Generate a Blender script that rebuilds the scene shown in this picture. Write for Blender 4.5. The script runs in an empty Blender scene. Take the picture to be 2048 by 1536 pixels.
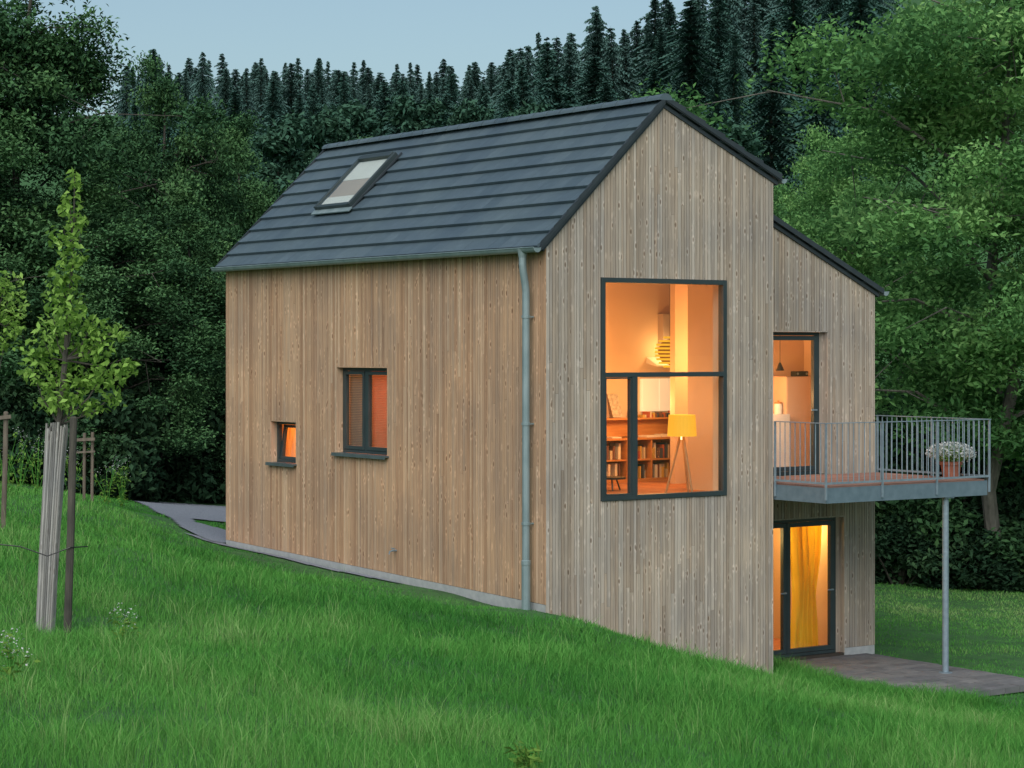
import bpy, bmesh, math, random
import numpy as np
from mathutils import Vector, Matrix
random.seed(7); RNG=np.random.default_rng(7)
C=bpy.context.scene.collection
# ------------------------------------------------------------------ camera geometry (2048 px wide photo)
FPX=4460.; HOR=700.; ANG=math.radians(35)
sA,cA=math.sin(ANG),math.cos(ANG)
CX=-0.4574*cA-30*sA; CY=0.4574*sA-30*cA
def rf2xy(r,f): return CX+cA*r+sA*f, CY-sA*r+cA*f
def xy2rf(x,y):
    dx=x-CX; dy=y-CY
    return cA*dx-sA*dy, sA*dx+cA*dy
def P(px,py,f):
    x,y=rf2xy((px-1024)/FPX*f,f); return Vector((x,y,(HOR-py)/FPX*f))
def onX(px,py,x0=0.):
    t=(px-1024)/FPX; dx=cA*t+sA; dy=-sA*t+cA; k=(x0-CX)/dx
    return CY+dy*k,(HOR-py)/FPX*k
def onY(px,py,y0=0.):
    t=(px-1024)/FPX; dx=cA*t+sA; dy=-sA*t+cA; k=(y0-CY)/dy
    return CX+dx*k,(HOR-py)/FPX*k
# ------------------------------------------------------------------ materials
def newmat(name):
    m=bpy.data.materials.new(name); m.use_nodes=True
    nt=m.node_tree; b=nt.nodes['Principled BSDF']; return m,nt,b
def N(nt,t,**k):
    n=nt.nodes.new(t)
    for a,v in k.items(): setattr(n,a,v)
    return n
def ramp(nt,stops):
    r=N(nt,'ShaderNodeValToRGB'); e=r.color_ramp.elements
    while len(e)<len(stops): e.new(.5)
    for i,(p,c) in enumerate(stops):
        e[i].position=p; e[i].color=(*c,1)
    return r
def noise_mat(name,c1,c2,scale=8,rough=.6,metal=0,bump=.1,stretch=(1,1,1),spec=.5,detail=5):
    m,nt,b=newmat(name); L=nt.links
    tc=N(nt,'ShaderNodeTexCoord'); mp=N(nt,'ShaderNodeMapping'); mp.inputs['Scale'].default_value=stretch
    L.new(tc.outputs['Object'],mp.inputs[0])
    no=N(nt,'ShaderNodeTexNoise'); no.inputs['Scale'].default_value=scale; no.inputs['Detail'].default_value=detail
    L.new(mp.outputs[0],no.inputs['Vector'])
    r=ramp(nt,[(.3,c1),(.7,c2)]); L.new(no.outputs[0],r.inputs[0]); L.new(r.outputs[0],b.inputs['Base Color'])
    b.inputs['Roughness'].default_value=rough; b.inputs['Metallic'].default_value=metal
    b.inputs['Specular IOR Level'].default_value=spec
    if bump:
        bp=N(nt,'ShaderNodeBump'); bp.inputs['Strength'].default_value=bump; bp.inputs['Distance'].default_value=.02
        L.new(no.outputs[0],bp.inputs['Height']); L.new(bp.outputs[0],b.inputs['Normal'])
    return m
def wood_mat(name,cols,dark=.64,sc=(40,40,1.3),knots=.75,wscale=.9):
    m,nt,b=newmat(name); L=nt.links
    tc=N(nt,'ShaderNodeTexCoord'); at=N(nt,'ShaderNodeAttribute',attribute_name='tint')
    n=len(cols); r=ramp(nt,[(i/(n-1),c) for i,c in enumerate(cols)]); L.new(at.outputs['Fac'],r.inputs[0])
    # offset the grain per board
    cb=N(nt,'ShaderNodeCombineXYZ'); mu=N(nt,'ShaderNodeMath',operation='MULTIPLY'); mu.inputs[1].default_value=91.
    L.new(at.outputs['Fac'],mu.inputs[0]); L.new(mu.outputs[0],cb.inputs[2])
    ad=N(nt,'ShaderNodeVectorMath',operation='ADD'); L.new(tc.outputs['Object'],ad.inputs[0]); L.new(cb.outputs[0],ad.inputs[1])
    mp=N(nt,'ShaderNodeMapping'); mp.inputs['Scale'].default_value=sc; L.new(ad.outputs[0],mp.inputs[0])
    no=N(nt,'ShaderNodeTexNoise'); no.inputs['Scale'].default_value=1; no.inputs['Detail'].default_value=6; no.inputs['Roughness'].default_value=.65
    L.new(mp.outputs[0],no.inputs['Vector'])
    g=ramp(nt,[(.25,(dark,)*3),(.5,(.96,.96,.96)),(.8,(1.28,1.26,1.24))]); L.new(no.outputs[0],g.inputs[0])
    mx=N(nt,'ShaderNodeMix',data_type='RGBA',blend_type='MULTIPLY'); mx.inputs[0].default_value=1
    L.new(r.outputs[0],mx.inputs[6]); L.new(g.outputs[0],mx.inputs[7])
    last=mx.outputs[2]
    if knots:
        mp2=N(nt,'ShaderNodeMapping'); mp2.inputs['Scale'].default_value=(11,11,4.2); L.new(ad.outputs[0],mp2.inputs[0])
        vo=N(nt,'ShaderNodeTexVoronoi'); vo.inputs['Scale'].default_value=1; L.new(mp2.outputs[0],vo.inputs['Vector'])
        kr=ramp(nt,[(.08,(.34,.27,.22)),(.13,(.6,.52,.45)),(.19,(1.5,1.5,1.53)),(.33,(1,1,1))]); L.new(vo.outputs['Distance'],kr.inputs[0])
        mx2=N(nt,'ShaderNodeMix',data_type='RGBA',blend_type='MULTIPLY'); mx2.inputs[0].default_value=knots
        L.new(last,mx2.inputs[6]); L.new(kr.outputs[0],mx2.inputs[7]); last=mx2.outputs[2]
    # big weather patches
    no3=N(nt,'ShaderNodeTexNoise'); no3.inputs['Scale'].default_value=wscale; no3.inputs['Detail'].default_value=3; L.new(tc.outputs['Object'],no3.inputs['Vector'])
    w=ramp(nt,[(.3,(.84,.86,.9)),(.7,(1.13,1.1,1.05))]); L.new(no3.outputs[0],w.inputs[0])
    mx3=N(nt,'ShaderNodeMix',data_type='RGBA',blend_type='MULTIPLY'); mx3.inputs[0].default_value=1
    L.new(last,mx3.inputs[6]); L.new(w.outputs[0],mx3.inputs[7]); L.new(mx3.outputs[2],b.inputs['Base Color'])
    b.inputs['Roughness'].default_value=.8; b.inputs['Specular IOR Level'].default_value=.2
    bp=N(nt,'ShaderNodeBump'); bp.inputs['Strength'].default_value=.25; bp.inputs['Distance'].default_value=.01
    L.new(no.outputs[0],bp.inputs['Height']); L.new(bp.outputs[0],b.inputs['Normal'])
    return m
def leaf_mat(name,cols,trans=.3):
    m,nt,b=newmat(name); L=nt.links; nt.nodes.remove(b)
    at=N(nt,'ShaderNodeAttribute',attribute_name='tint')
    n=len(cols); r=ramp(nt,[(i/(n-1),c) for i,c in enumerate(cols)]); L.new(at.outputs['Fac'],r.inputs[0])
    d=N(nt,'ShaderNodeBsdfDiffuse'); L.new(r.outputs[0],d.inputs[0])
    if trans:
        tr=N(nt,'ShaderNodeBsdfTranslucent'); L.new(r.outputs[0],tr.inputs[0])
        ms=N(nt,'ShaderNodeMixShader'); ms.inputs[0].default_value=trans
        L.new(d.outputs[0],ms.inputs[1]); L.new(tr.outputs[0],ms.inputs[2])
        L.new(ms.outputs[0],nt.nodes['Material Output'].inputs[0])
    else: L.new(d.outputs[0],nt.nodes['Material Output'].inputs[0])
    return m
def fabric_mat(name,c1,c2,trans=.5):
    m=noise_mat(name,c1,c2,4,.9,0,0); nt=m.node_tree; L=nt.links; b=nt.nodes['Principled BSDF']; src=b.inputs['Base Color'].links[0].from_socket
    tr=N(nt,'ShaderNodeBsdfTranslucent'); L.new(src,tr.inputs[0]); ms=N(nt,'ShaderNodeMixShader'); ms.inputs[0].default_value=trans
    L.new(b.outputs[0],ms.inputs[1]); L.new(tr.outputs[0],ms.inputs[2]); L.new(ms.outputs[0],nt.nodes['Material Output'].inputs[0]); return m
def glass_mat(name,tint=(.96,.98,.96)):
    m,nt,b=newmat(name); L=nt.links; nt.nodes.remove(b)
    t=N(nt,'ShaderNodeBsdfTransparent'); t.inputs[0].default_value=(*tint,1)
    g=N(nt,'ShaderNodeBsdfGlossy'); g.inputs['Roughness'].default_value=.01
    lw=N(nt,'ShaderNodeLayerWeight'); lw.inputs[0].default_value=.5
    pw=N(nt,'ShaderNodeMath',operation='POWER'); pw.inputs[1].default_value=5; L.new(lw.outputs['Facing'],pw.inputs[0])
    ma=N(nt,'ShaderNodeMath',operation='MULTIPLY_ADD'); ma.inputs[1].default_value=.9; ma.inputs[2].default_value=.05; L.new(pw.outputs[0],ma.inputs[0])
    ms=N(nt,'ShaderNodeMixShader'); L.new(ma.outputs[0],ms.inputs[0]); L.new(t.outputs[0],ms.inputs[1]); L.new(g.outputs[0],ms.inputs[2])
    L.new(ms.outputs[0],nt.nodes['Material Output'].inputs[0]); return m
def glow_mat(name,col,strength,base=(.8,.7,.5)):
    m=noise_mat(name,base,base,20,.7,0,0)
    b=m.node_tree.nodes['Principled BSDF']; b.inputs['Emission Color'].default_value=(*col,1); b.inputs['Emission Strength'].default_value=strength
    return m
M={}
M['larch']=wood_mat('larch side wall',[(.41,.248,.152),(.50,.318,.202),(.56,.370,.238),(.45,.268,.163),(.61,.425,.285),(.42,.280,.190),(.53,.340,.213)])
M['grey_larch']=wood_mat('weathered larch gable',[(.34,.272,.212),(.425,.353,.285),(.465,.398,.333),(.39,.303,.230),(.51,.443,.375),(.37,.318,.270),(.44,.352,.275)])
M['deck']=wood_mat('deck boards',[(.27,.145,.11),(.35,.20,.155),(.31,.17,.13)],sc=(3,30,30),knots=0)
M['dark_wall']=noise_mat('wall backing',(.045,.034,.026),(.07,.054,.04),4,.9,0,.05)
M['plaster']=noise_mat('warm white plaster',(.64,.48,.34),(.68,.52,.38),1.5,.9,0,.02)
M['concrete']=noise_mat('plinth concrete',(.36,.37,.37),(.47,.47,.46),9,.9,0,.15)
M['tile']=wood_mat('slate grey roof tile',[(.072,.106,.128),(.088,.124,.146),(.079,.114,.136),(.096,.133,.155)],dark=.92,sc=(6,6,6),knots=0)
_t=M['tile'].node_tree.nodes['Principled BSDF']; _t.inputs['Roughness'].default_value=.45; _t.inputs['Specular IOR Level'].default_value=.5
M['roof_edge']=noise_mat('dark roof edge',(.026,.034,.040),(.038,.048,.055),6,.5,0,.05)
M['zinc']=noise_mat('weathered zinc',(.20,.27,.28),(.29,.36,.37),7,.5,.3,.04,(1,1,.4))
M['galv']=noise_mat('galvanised steel',(.20,.26,.30),(.28,.35,.40),14,.5,.3,.03)
M['beam']=noise_mat('blue grey steel beam',(.125,.18,.215),(.17,.23,.27),9,.5,.2,.03)
M['sill']=noise_mat('grey metal sill',(.10,.13,.14),(.14,.175,.185),6,.4,.4,.02)
M['frame']=noise_mat('anthracite window frame',(.026,.040,.042),(.036,.052,.055),3,.45,0,.0)
M['glass']=glass_mat('clear window glass')
M['floor']=wood_mat('red brown floor boards',[(.34,.14,.07),(.42,.19,.10),(.38,.16,.08)],sc=(3,25,25),knots=0)
M['furn']=noise_mat('warm orange wood',(.46,.19,.055),(.58,.27,.085),3,.5,0,.03,(1,1,8))
M['furn2']=noise_mat('light wood legs',(.42,.21,.09),(.5,.27,.12),3,.5,0,.03,(1,1,8))
M['white']=noise_mat('white lacquer',(.76,.74,.70),(.80,.78,.75),2,.4,0,0)
M['panel']=glow_mat('white panel with added glow',(1,.80,.52),.42,(.8,.78,.74))  # emission added to the cabinet doors, which are no lamp
M['peach']=noise_mat('peach door',(.66,.46,.33),(.70,.50,.36),2,.5,0,0)
M['beige']=noise_mat('beige lining',(.42,.34,.29),(.48,.39,.33),2,.7,0,0)
M['paper']=noise_mat('paper',(.7,.66,.58),(.8,.77,.7),6,.9,0,0)
M['sketch']=noise_mat('sketch paper',(.30,.26,.22),(.62,.55,.46),22,.9,0,0)
M['black']=noise_mat('black plastic',(.012,.012,.013),(.02,.02,.02),5,.4,0,0)
M['shade']=glow_mat('lit yellow lamp shade',(1,.47,.03),.85,(.42,.22,.02))
M['pendant']=glow_mat('yellow slatted shade',(1,.55,.03),.8,(.22,.13,.02))
M['core']=glow_mat('dim amber core',(.9,.30,.02),.2,(.15,.06,.01))
M['bulb']=glow_mat('lit bulb',(1,.75,.35),3)
M['curtain']=fabric_mat('yellow curtain',(.84,.58,.03),(.90,.64,.05),.25)
M['blind']=fabric_mat('terracotta blind',(.66,.27,.15),(.72,.31,.18),.4)
M['reflection_blind']=fabric_mat('blind greyed for reflection',(.20,.17,.16),(.25,.20,.18),.2)  # grey colour stands in for the darker reflection in the left casement
M['orange_curtain']=fabric_mat('orange curtain',(.80,.42,.14),(.84,.47,.17),.5)
M['gravel']=noise_mat('grey gravel',(.15,.17,.20),(.30,.32,.37),45,.95,0,.8)
M['bark']=noise_mat('bark',(.04,.038,.032),(.10,.088,.07),7,.95,0,.5,(2,2,.5))
M['pale_bark']=noise_mat('grey trunk bark',(.09,.085,.072),(.19,.175,.15),7,.95,0,.5,(2,2,.5))
M['stake']=noise_mat('weathered stake',(.10,.08,.06),(.19,.155,.12),9,.9,0,.4,(2,2,.3))
M['reed']=wood_mat('grey reed trunk guard',[(.20,.195,.185),(.36,.345,.32),(.27,.26,.24),(.44,.425,.40)],dark=.5,sc=(50,50,2),knots=.4)
M['terracotta']=noise_mat('terracotta',(.30,.10,.06),(.38,.14,.085),9,.8,0,.1)
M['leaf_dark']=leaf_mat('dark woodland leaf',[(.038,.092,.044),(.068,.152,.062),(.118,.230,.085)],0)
M['leaf_shade']=leaf_mat('shade tinted shrub leaf',[(.020,.050,.028),(.038,.082,.042),(.066,.13,.055)],0)  # darker copy of the leaf colours, understory shade painted in
M['leaf_bright']=leaf_mat('bright ash leaf',[(.080,.20,.070),(.170,.365,.115),(.30,.51,.175)],.35)
M['leaf_young']=leaf_mat('young tree leaf',[(.16,.29,.055),(.27,.46,.095),(.39,.59,.16)],.35)
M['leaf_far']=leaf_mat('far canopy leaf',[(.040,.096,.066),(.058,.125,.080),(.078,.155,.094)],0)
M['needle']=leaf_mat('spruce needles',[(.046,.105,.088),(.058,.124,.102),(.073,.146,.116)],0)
M['needle_far']=leaf_mat('haze tinted spruce needles',[(.068,.130,.116),(.080,.148,.131),(.094,.168,.146)],0)  # distance haze mixed into the needle colour
M['grass']=leaf_mat('meadow grass',[(.034,.145,.028),(.066,.228,.042),(.108,.305,.060),(.24,.36,.13)],0)
M['soil']=noise_mat('turf',(.028,.090,.024),(.052,.155,.036),3,.95,0,.4)
M['petal']=leaf_mat('white petal',[(.55,.57,.55),(.72,.72,.70)],.3)
# ------------------------------------------------------------------ builders
def top(o):
    while o.parent: o=o.parent
    return o
def link(name,me,mat,parent):
    o=bpy.data.objects.new(name,me); C.objects.link(o); me.materials.append(M[mat] if isinstance(mat,str) else mat)
    if parent: o.parent=parent
    return o
class MB:
    def __init__(s): s.v=[]; s.f=[]; s.t=[]
    def add(s,vs,fs,t=.5):
        b=len(s.v); s.v+= [tuple(v) for v in vs]; s.f+=[tuple(b+i for i in f) for f in fs]; s.t+=[t]*len(vs); return s
    def hexa(s,p,t=.5): return s.add(p,[(0,3,2,1),(4,5,6,7),(0,1,5,4),(1,2,6,5),(2,3,7,6),(3,0,4,7)],t)
    def box(s,x0,x1,y0,y1,z0,z1,t=.5):
        return s.hexa([(x0,y0,z0),(x1,y0,z0),(x1,y1,z0),(x0,y1,z0),(x0,y0,z1),(x1,y0,z1),(x1,y1,z1),(x0,y1,z1)],t)
    def prism(s,poly,y0,y1,t=.5):        # poly of (x,z) swept along y
        n=len(poly); vs=[(x,y0,z) for x,z in poly]+[(x,y1,z) for x,z in poly]
        return s.add(vs,[tuple(range(n)),tuple(range(2*n-1,n-1,-1))]+[(i,i+n,(i+1)%n+n,(i+1)%n) for i in range(n)],t)
    def tube(s,pts,rs,n=8,t=.5,cap=True):
        pts=[Vector(p) for p in pts]
        if not hasattr(rs,'__len__'): rs=[rs]*len(pts)
        vs=[]; 
        for i,p in enumerate(pts):
            d=(pts[min(i+1,len(pts)-1)]-pts[max(i-1,0)]).normalized()
            if abs(d.z)<.95: a=d.cross(Vector((0,0,1))).normalized()
            else: a=d.cross(Vector((0,1,0))).normalized()
            b=d.cross(a)
            for k in range(n):
                an=2*math.pi*k/n; vs.append(p+(a*math.cos(an)+b*math.sin(an))*rs[i])
        fs=[]
        for i in range(len(pts)-1):
            for k in range(n): fs.append((i*n+k,i*n+(k+1)%n,(i+1)*n+(k+1)%n,(i+1)*n+k))
        if cap: fs+=[tuple(range(n))[::-1],tuple(range((len(pts)-1)*n,len(pts)*n))]
        return s.add(vs,fs,t)
    def lathe(s,c,prof,n=20,t=.5,closed=False):   # prof (r,z)
        vs=[]; m=len(prof)
        for r,z in prof:
            for k in range(n):
                a=2*math.pi*k/n; vs.append((c[0]+r*math.cos(a),c[1]+r*math.sin(a),c[2]+z))
        fs=[(i*n+k,i*n+(k+1)%n,(i+1)*n+(k+1)%n,(i+1)*n+k) for i in range(m-1) for k in range(n)]
        if closed: fs+=[((m-1)*n+k,(m-1)*n+(k+1)%n,(k+1)%n,k) for k in range(n)]
        return s.add(vs,fs,t)
    def bar(s,p,q,w,h,t=.5):
        p=Vector(p); q=Vector(q); d=(q-p).normalized(); up=Vector((0,0,1)) if abs(d.z)<.95 else Vector((1,0,0))
        a=d.cross(up).normalized()*w/2; b=a.cross(d).normalized()*h/2
        return s.hexa([p-a-b,p+a-b,p+a+b,p-a+b,q-a-b,q+a-b,q+a+b,q-a+b],t)
    def build(s,name,mat,parent=None,bevel=0,smooth=False):
        me=bpy.data.meshes.new(name)
        off=top(parent).location if parent else Vector((0,0,0))
        me.from_pydata([(v[0]-off.x,v[1]-off.y,v[2]-off.z) for v in s.v],[],s.f)
        a=me.attributes.new('tint','FLOAT','POINT'); a.data.foreach_set('value',s.t)
        bm=bmesh.new(); bm.from_mesh(me); bmesh.ops.recalc_face_normals(bm,faces=bm.faces)
        if smooth:
            for f in bm.faces: f.smooth=True
        bm.to_mesh(me); bm.free(); me.update()
        o=link(name,me,mat,parent)
        if bevel:
            md=o.modifiers.new('bevel','BEVEL'); md.width=bevel; md.segments=2; md.limit_method='ANGLE'
        return o
def np_mesh(name,V,F,tint,mat,parent=None,smooth=False):
    off=top(parent).location if parent else Vector((0,0,0))
    V=np.asarray(V,dtype=np.float32)-np.array(off,dtype=np.float32)
    me=bpy.data.meshes.new(name); n,k=F.shape
    me.vertices.add(len(V)); me.vertices.foreach_set('co',V.ravel())
    me.loops.add(n*k); me.loops.foreach_set('vertex_index',F.astype(np.int32).ravel())
    me.polygons.add(n); me.polygons.foreach_set('loop_start',np.arange(0,n*k,k,dtype=np.int32))
    me.update(calc_edges=True)
    a=me.attributes.new('tint','FLOAT','POINT'); a.data.foreach_set('value',np.asarray(tint,dtype=np.float32))
    if smooth: me.polygons.foreach_set('use_smooth',np.ones(n,dtype=bool))
    return link(name,me,mat,parent)
def unit(a): return a/np.maximum(np.linalg.norm(a,axis=1,keepdims=True),1e-9)
def leaves(name,Pt,length,width,tint,mat,parent,up=.6,droop=.2,fold=.15):
    n=len(Pt); nr=RNG.normal(size=(n,3)); nr[:,2]=np.abs(nr[:,2])+up; nr=unit(nr)
    d=RNG.normal(size=(n,3)); d[:,2]-=droop; d=unit(d-nr*np.sum(d*nr,1,keepdims=True)); s=np.cross(nr,d)
    l=length[:,None]*.5; w=width[:,None]*.5
    V=np.empty((n,4,3)); V[:,0]=Pt-d*l; V[:,1]=Pt+s*w+nr*w*fold*2; V[:,2]=Pt+d*l-nr*l*.2; V[:,3]=Pt-s*w+nr*w*fold*2
    return np_mesh(name,V.reshape(-1,3),np.arange(n*4).reshape(n,4),np.repeat(np.clip(tint,0,1),4),mat,parent)
def thing(name,label,cat,loc=(0,0,0),group=None):
    o=bpy.data.objects.new(name,None); C.objects.link(o); o.location=loc; o['label']=label; o['category']=cat
    o.empty_display_size=.2
    if group: o['group']=group
    return o
def tag(o,label,cat,group=None):
    o['label']=label; o['category']=cat
    if group: o['group']=group
    return o
def copy_tree(o,parent=None):
    c=o.copy(); C.objects.link(c); c.parent=parent
    for ch in list(o.children): copy_tree(ch,c)
    return c
# ------------------------------------------------------------------ terrain
ctrl=[(0,0,-1.8),(-5,0,-1.5),(6,0,-2.5),(-3,13,-2.3),(0,13,-2.54),(3.2,13,-3.05),(-7,14,-2.05),(8,14,-3.6),
(-4.6,22,-2.80),(0,22,-3.08),(3.6,22,-3.70),(6,23,-4.15),(-8,22,-2.35),(10,24,-4.6),
(.4574,30,-3.535),(-2.18,33.77,-3.415),(-4.817,37.53,-3.275),(-.86,31.8,-3.475),(-3.5,35.65,-3.345),(-.8,30.5,-3.50),(-3.0,33.2,-3.40),(2.13,31.17,-4.2),(3.79,32.34,-4.72),(4.4,33.4,-4.80),
(5.8,30.5,-4.86),(7.2,31,-4.86),(8.2,34,-4.86),(11,30,-4.92),(12,36,-4.9),(9,43,-4.95),(13,45,-4.9),(5,28,-4.55),(2,28,-4.0),
(-6.8,30,-2.42),(-7.2,38,-2.6),(-9.3,40,-2.5),(-6.3,42,-3.15),(-5,45,-3.3),(-8,47,-3.2),(-11,46,-2.6),(-13,40,-2.0),(-12,30,-2.0),(0,48,-4.0),(5,48,-4.7)]
cp=np.array(ctrl,float)
def _rbf(A,B): return np.sqrt(((A[:,None,:]-B[None,:,:])**2).sum(-1)+.3)
_n=len(cp); _K=np.zeros((_n+3,_n+3)); _K[:_n,:_n]=_rbf(cp[:,:2],cp[:,:2]); _K[:_n,_n]=1; _K[:_n,_n+1:]=cp[:,:2]; _K[_n:,:_n]=_K[:_n,_n:].T
_w=np.linalg.solve(_K,np.r_[cp[:,2],0,0,0])
def sst(x,a,b):
    t=np.clip((x-a)/(b-a),0,1); return t*t*(3-2*t)
def terrain(x,y,cut=False):
    x=np.atleast_1d(np.asarray(x,float)); y=np.atleast_1d(np.asarray(y,float)); r,f=xy2rf(x,y)
    Q=np.c_[np.clip(r,-13,13),np.clip(f,0,48)]
    near=_rbf(Q,cp[:,:2])@_w[:_n]+_w[_n]+Q@_w[_n+1:]
    ff=np.clip((f-80)/220,0,1.)
    hill=-5+ff**1.3*31+.34*np.clip(r+8,0,78)*sst(f,80,230)+.130*np.clip(f-300,0,255)
    z=near*(1-sst(f,48,75))+hill*sst(f,48,75)
    z=z+.03*np.sin(x*1.9+y*.7)*np.cos(y*1.3-x*.4)*(f<44)*np.maximum(sst(-x,1,3),sst(-y,1.5,3.5))
    pat=(x>4.85)&(x<7.35)&(y>-2.95)&(y<1.6)
    z=np.where(pat,np.minimum(z,-4.84),z)
    if cut:
        ins=((x>.1)&(x<4.0)&(y>.1)&(y<9.1))|((x>3.9)&(x<7.2)&(y>1.4)&(y<9.1))
        z=np.where(ins,-5.3,z)
    return z
def tz(x,y): return float(terrain(x,y)[0])
def axis(a,b,step,far):
    c=list(np.arange(a,b+1e-6,step)); s=step; v=b
    while v<far: s*=1.16; v+=s; c.append(v)
    s=step; v=a
    while v>-far: s*=1.16; v-=s; c.insert(0,v)
    return np.array(c)
xs=axis(-20,15,.25,900); ys=axis(-22,20,.25,900)
GX,GY=np.meshgrid(xs,ys); gz=np.concatenate([terrain(GX[i],GY[i],True) for i in range(len(ys))])
nx=len(xs); ny=len(ys)
idx=np.arange(nx*ny).reshape(ny,nx)
F=np.c_[idx[:-1,:-1].ravel(),idx[:-1,1:].ravel(),idx[1:,1:].ravel(),idx[1:,:-1].ravel()]
g=np_mesh('ground',np.c_[GX.ravel(),GY.ravel(),gz],F,np.full(nx*ny,.4),'soil',None,True); g['kind']='structure'
def inpoly(x,y,poly):
    ins=np.zeros(x.shape,bool); n=len(poly)
    for i in range(n):
        x0,y0=poly[i]; x1,y1=poly[(i+1)%n]
        if y0==y1: continue
        ins^=((y0>y)!=(y1>y))&(x<(x1-x0)*(y-y0)/(y1-y0)+x0)
    return ins
def sheet(name,poly,mat,lift,step=.2,hole=None):
    p=np.array(poly); x=np.arange(p[:,0].min(),p[:,0].max(),step); y=np.arange(p[:,1].min(),p[:,1].max(),step)
    X,Y=np.meshgrid(x,y); Z=terrain(X.ravel(),Y.ravel())+lift
    id_=np.arange(X.size).reshape(X.shape)
    Fq=np.c_[id_[:-1,:-1].ravel(),id_[:-1,1:].ravel(),id_[1:,1:].ravel(),id_[1:,:-1].ravel()]
    cx=(X[:-1,:-1]+step/2).ravel(); cy=(Y[:-1,:-1]+step/2).ravel()
    k=inpoly(cx,cy,poly)
    if hole: k&=~inpoly(cx,cy,hole)
    o=np_mesh(name,np.c_[X.ravel(),Y.ravel(),Z],Fq[k],np.full(X.size,.5),mat,None,True); o['kind']='structure'; return o
path_poly=[rf2xy(*p) for p in [(-8.4,47.5),(-2,48),(-2,44),(-4.2,38.5),(-5.0,37.2),(-5.7,38.2),(-6.5,41.5)]]
lawn_poly=[rf2xy(*p) for p in [(-6.0,41.8),(-4.8,42.2),(-4.4,40.4),(-5.1,39.6),(-5.7,40.2)]]
sheet('gravel_path',path_poly,'gravel',.03,.1,lawn_poly)
strip_poly=[(-.14,3.6),(-.03,3.4),(-.03,9.6),(-.6,9.6),(-.34,7)]
sheet('gravel_strip',strip_poly,'gravel',.02,.05)
# patio: laid pavers on a slab
pm=MB(); rp=random.Random(3)
px0,px1,py0,py1=5.0,7.15,-2.5,1.27
k=0; yy=py0
while yy<py1-.02:
    w=.2; xx=px0-(.1 if k%2 else 0)
    while xx<px1-.02:
        a=max(xx,px0); b=min(xx+.3,px1); h=rp.uniform(-.004,.004)
        if b-a>.02: pm.box(a+.004,b-.004,yy+.004,min(yy+w,py1)-.004,-4.86,-4.772+h,rp.random())
        xx+=.3
    yy+=w; k+=1
M['paver']=wood_mat('patio paver',[(.13,.13,.135),(.18,.178,.18),(.15,.148,.155),(.21,.205,.205)],dark=.8,sc=(9,9,9),knots=0)
pt=pm.build('patio','paver'); pt['kind']='structure'
# ------------------------------------------------------------------ HOUSE
W,R,S,L=4.074,7.36,1.29,9.2
RX,RZ=2.01,3.53; ML,MR=.986,.472
def T(x): return RZ-ML*(RX-x) if x<RX else RZ-MR*(x-RX)
house=thing('timber_house','narrow two storey house clad in vertical larch boards with steep dark tiled roof','house',(0,0,-3.5))
rw=random.Random(11)
def cols(mb,ax,u0,u1,zb,zt,ops,d0,d1,bw=None,gap=0,joint=False,brk=()):
    cuts=sorted({u0,u1,*[c for o in ops for c in o[:2] if u0<c<u1],*[b for b in brk if u0<b<u1]})
    for a,b in zip(cuts,cuts[1:]):
        n=max(1,round((b-a)/bw)) if bw else 1
        ws=[rw.choice((.68,.85,1,1,1.18)) for _ in range(n)]; s=sum(ws); p=a
        for w in ws:
            q=p+(b-a)*w/s; m=(p+q)/2; A,B=p+gap/2,q-gap/2
            cov=sorted([(o[2],o[3]) for o in ops if o[0]<m<o[1]])
            lo=zb(m); segs=[]
            for z0,z1 in cov:
                if z0>lo: segs.append((lo,z0,False))
                lo=max(lo,z1)
            segs.append((lo,None,True))
            dd=d0+(rw.uniform(0,.009) if bw else 0)*(1 if d1>d0 else -1)
            tb=rw.random()
            for z0,z1,tp in segs:
                za,zc=(zt(A),zt(B)) if tp else (z1,z1)
                parts=[(z0,z0,za,zc)]
                if joint and min(za,zc)-z0>2.2 and rw.random()<.75:
                    j=z0+rw.uniform(.25,.75)*(min(za,zc)-z0)
                    parts=[(z0,z0,j-.0015,j-.0015),(j+.0015,j+.0015,za,zc)]
                for (e0,e1,e2,e3) in parts:
                    tt=min(1,max(0,tb+rw.uniform(-.25,.25)))
                    if ax=='y': pts=[(A,dd,e0),(B,dd,e1),(B,d1,e1),(A,d1,e0),(A,dd,e2),(B,dd,e3),(B,d1,e3),(A,d1,e2)]
                    else: pts=[(dd,A,e0),(dd,B,e1),(d1,B,e1),(d1,A,e0),(dd,A,e2),(dd,B,e3),(d1,B,e3),(d1,A,e2)]
                    mb.hexa(pts,tt)
            p=q
# openings
y1_,z1_=onX(672,733); y0_,_=onX(775,733); _,zt_=onX(724,733); _,zb_=onX(722,912)
WL=(y0_,y1_,zb_,zt_)
y1s,_=onX(540,842); y0s,_=onX(592,842); _,zts=onX(566,842); _,zbs=onX(566,929)
WS=(y0s,y1s,zbs,zts)
gx0,_=onY(1202,553); gx1,_=onY(1453,553); _,gz1=onY(1327,557.5); _,gz0=onY(1327,997)
WG=(gx0,gx1,gz0,gz1)
ux1,uz1=onY(1657,662,S); _,uz0=onY(1640,945,S)
UD=(ux1-1.22,ux1,-1.93,uz1)
lx1,lz1=onY(1690,1031,S); 
LD=(lx1-2.05,lx1,-4.74,lz1)
zside=lambda u:-3.43+.026*u
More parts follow.
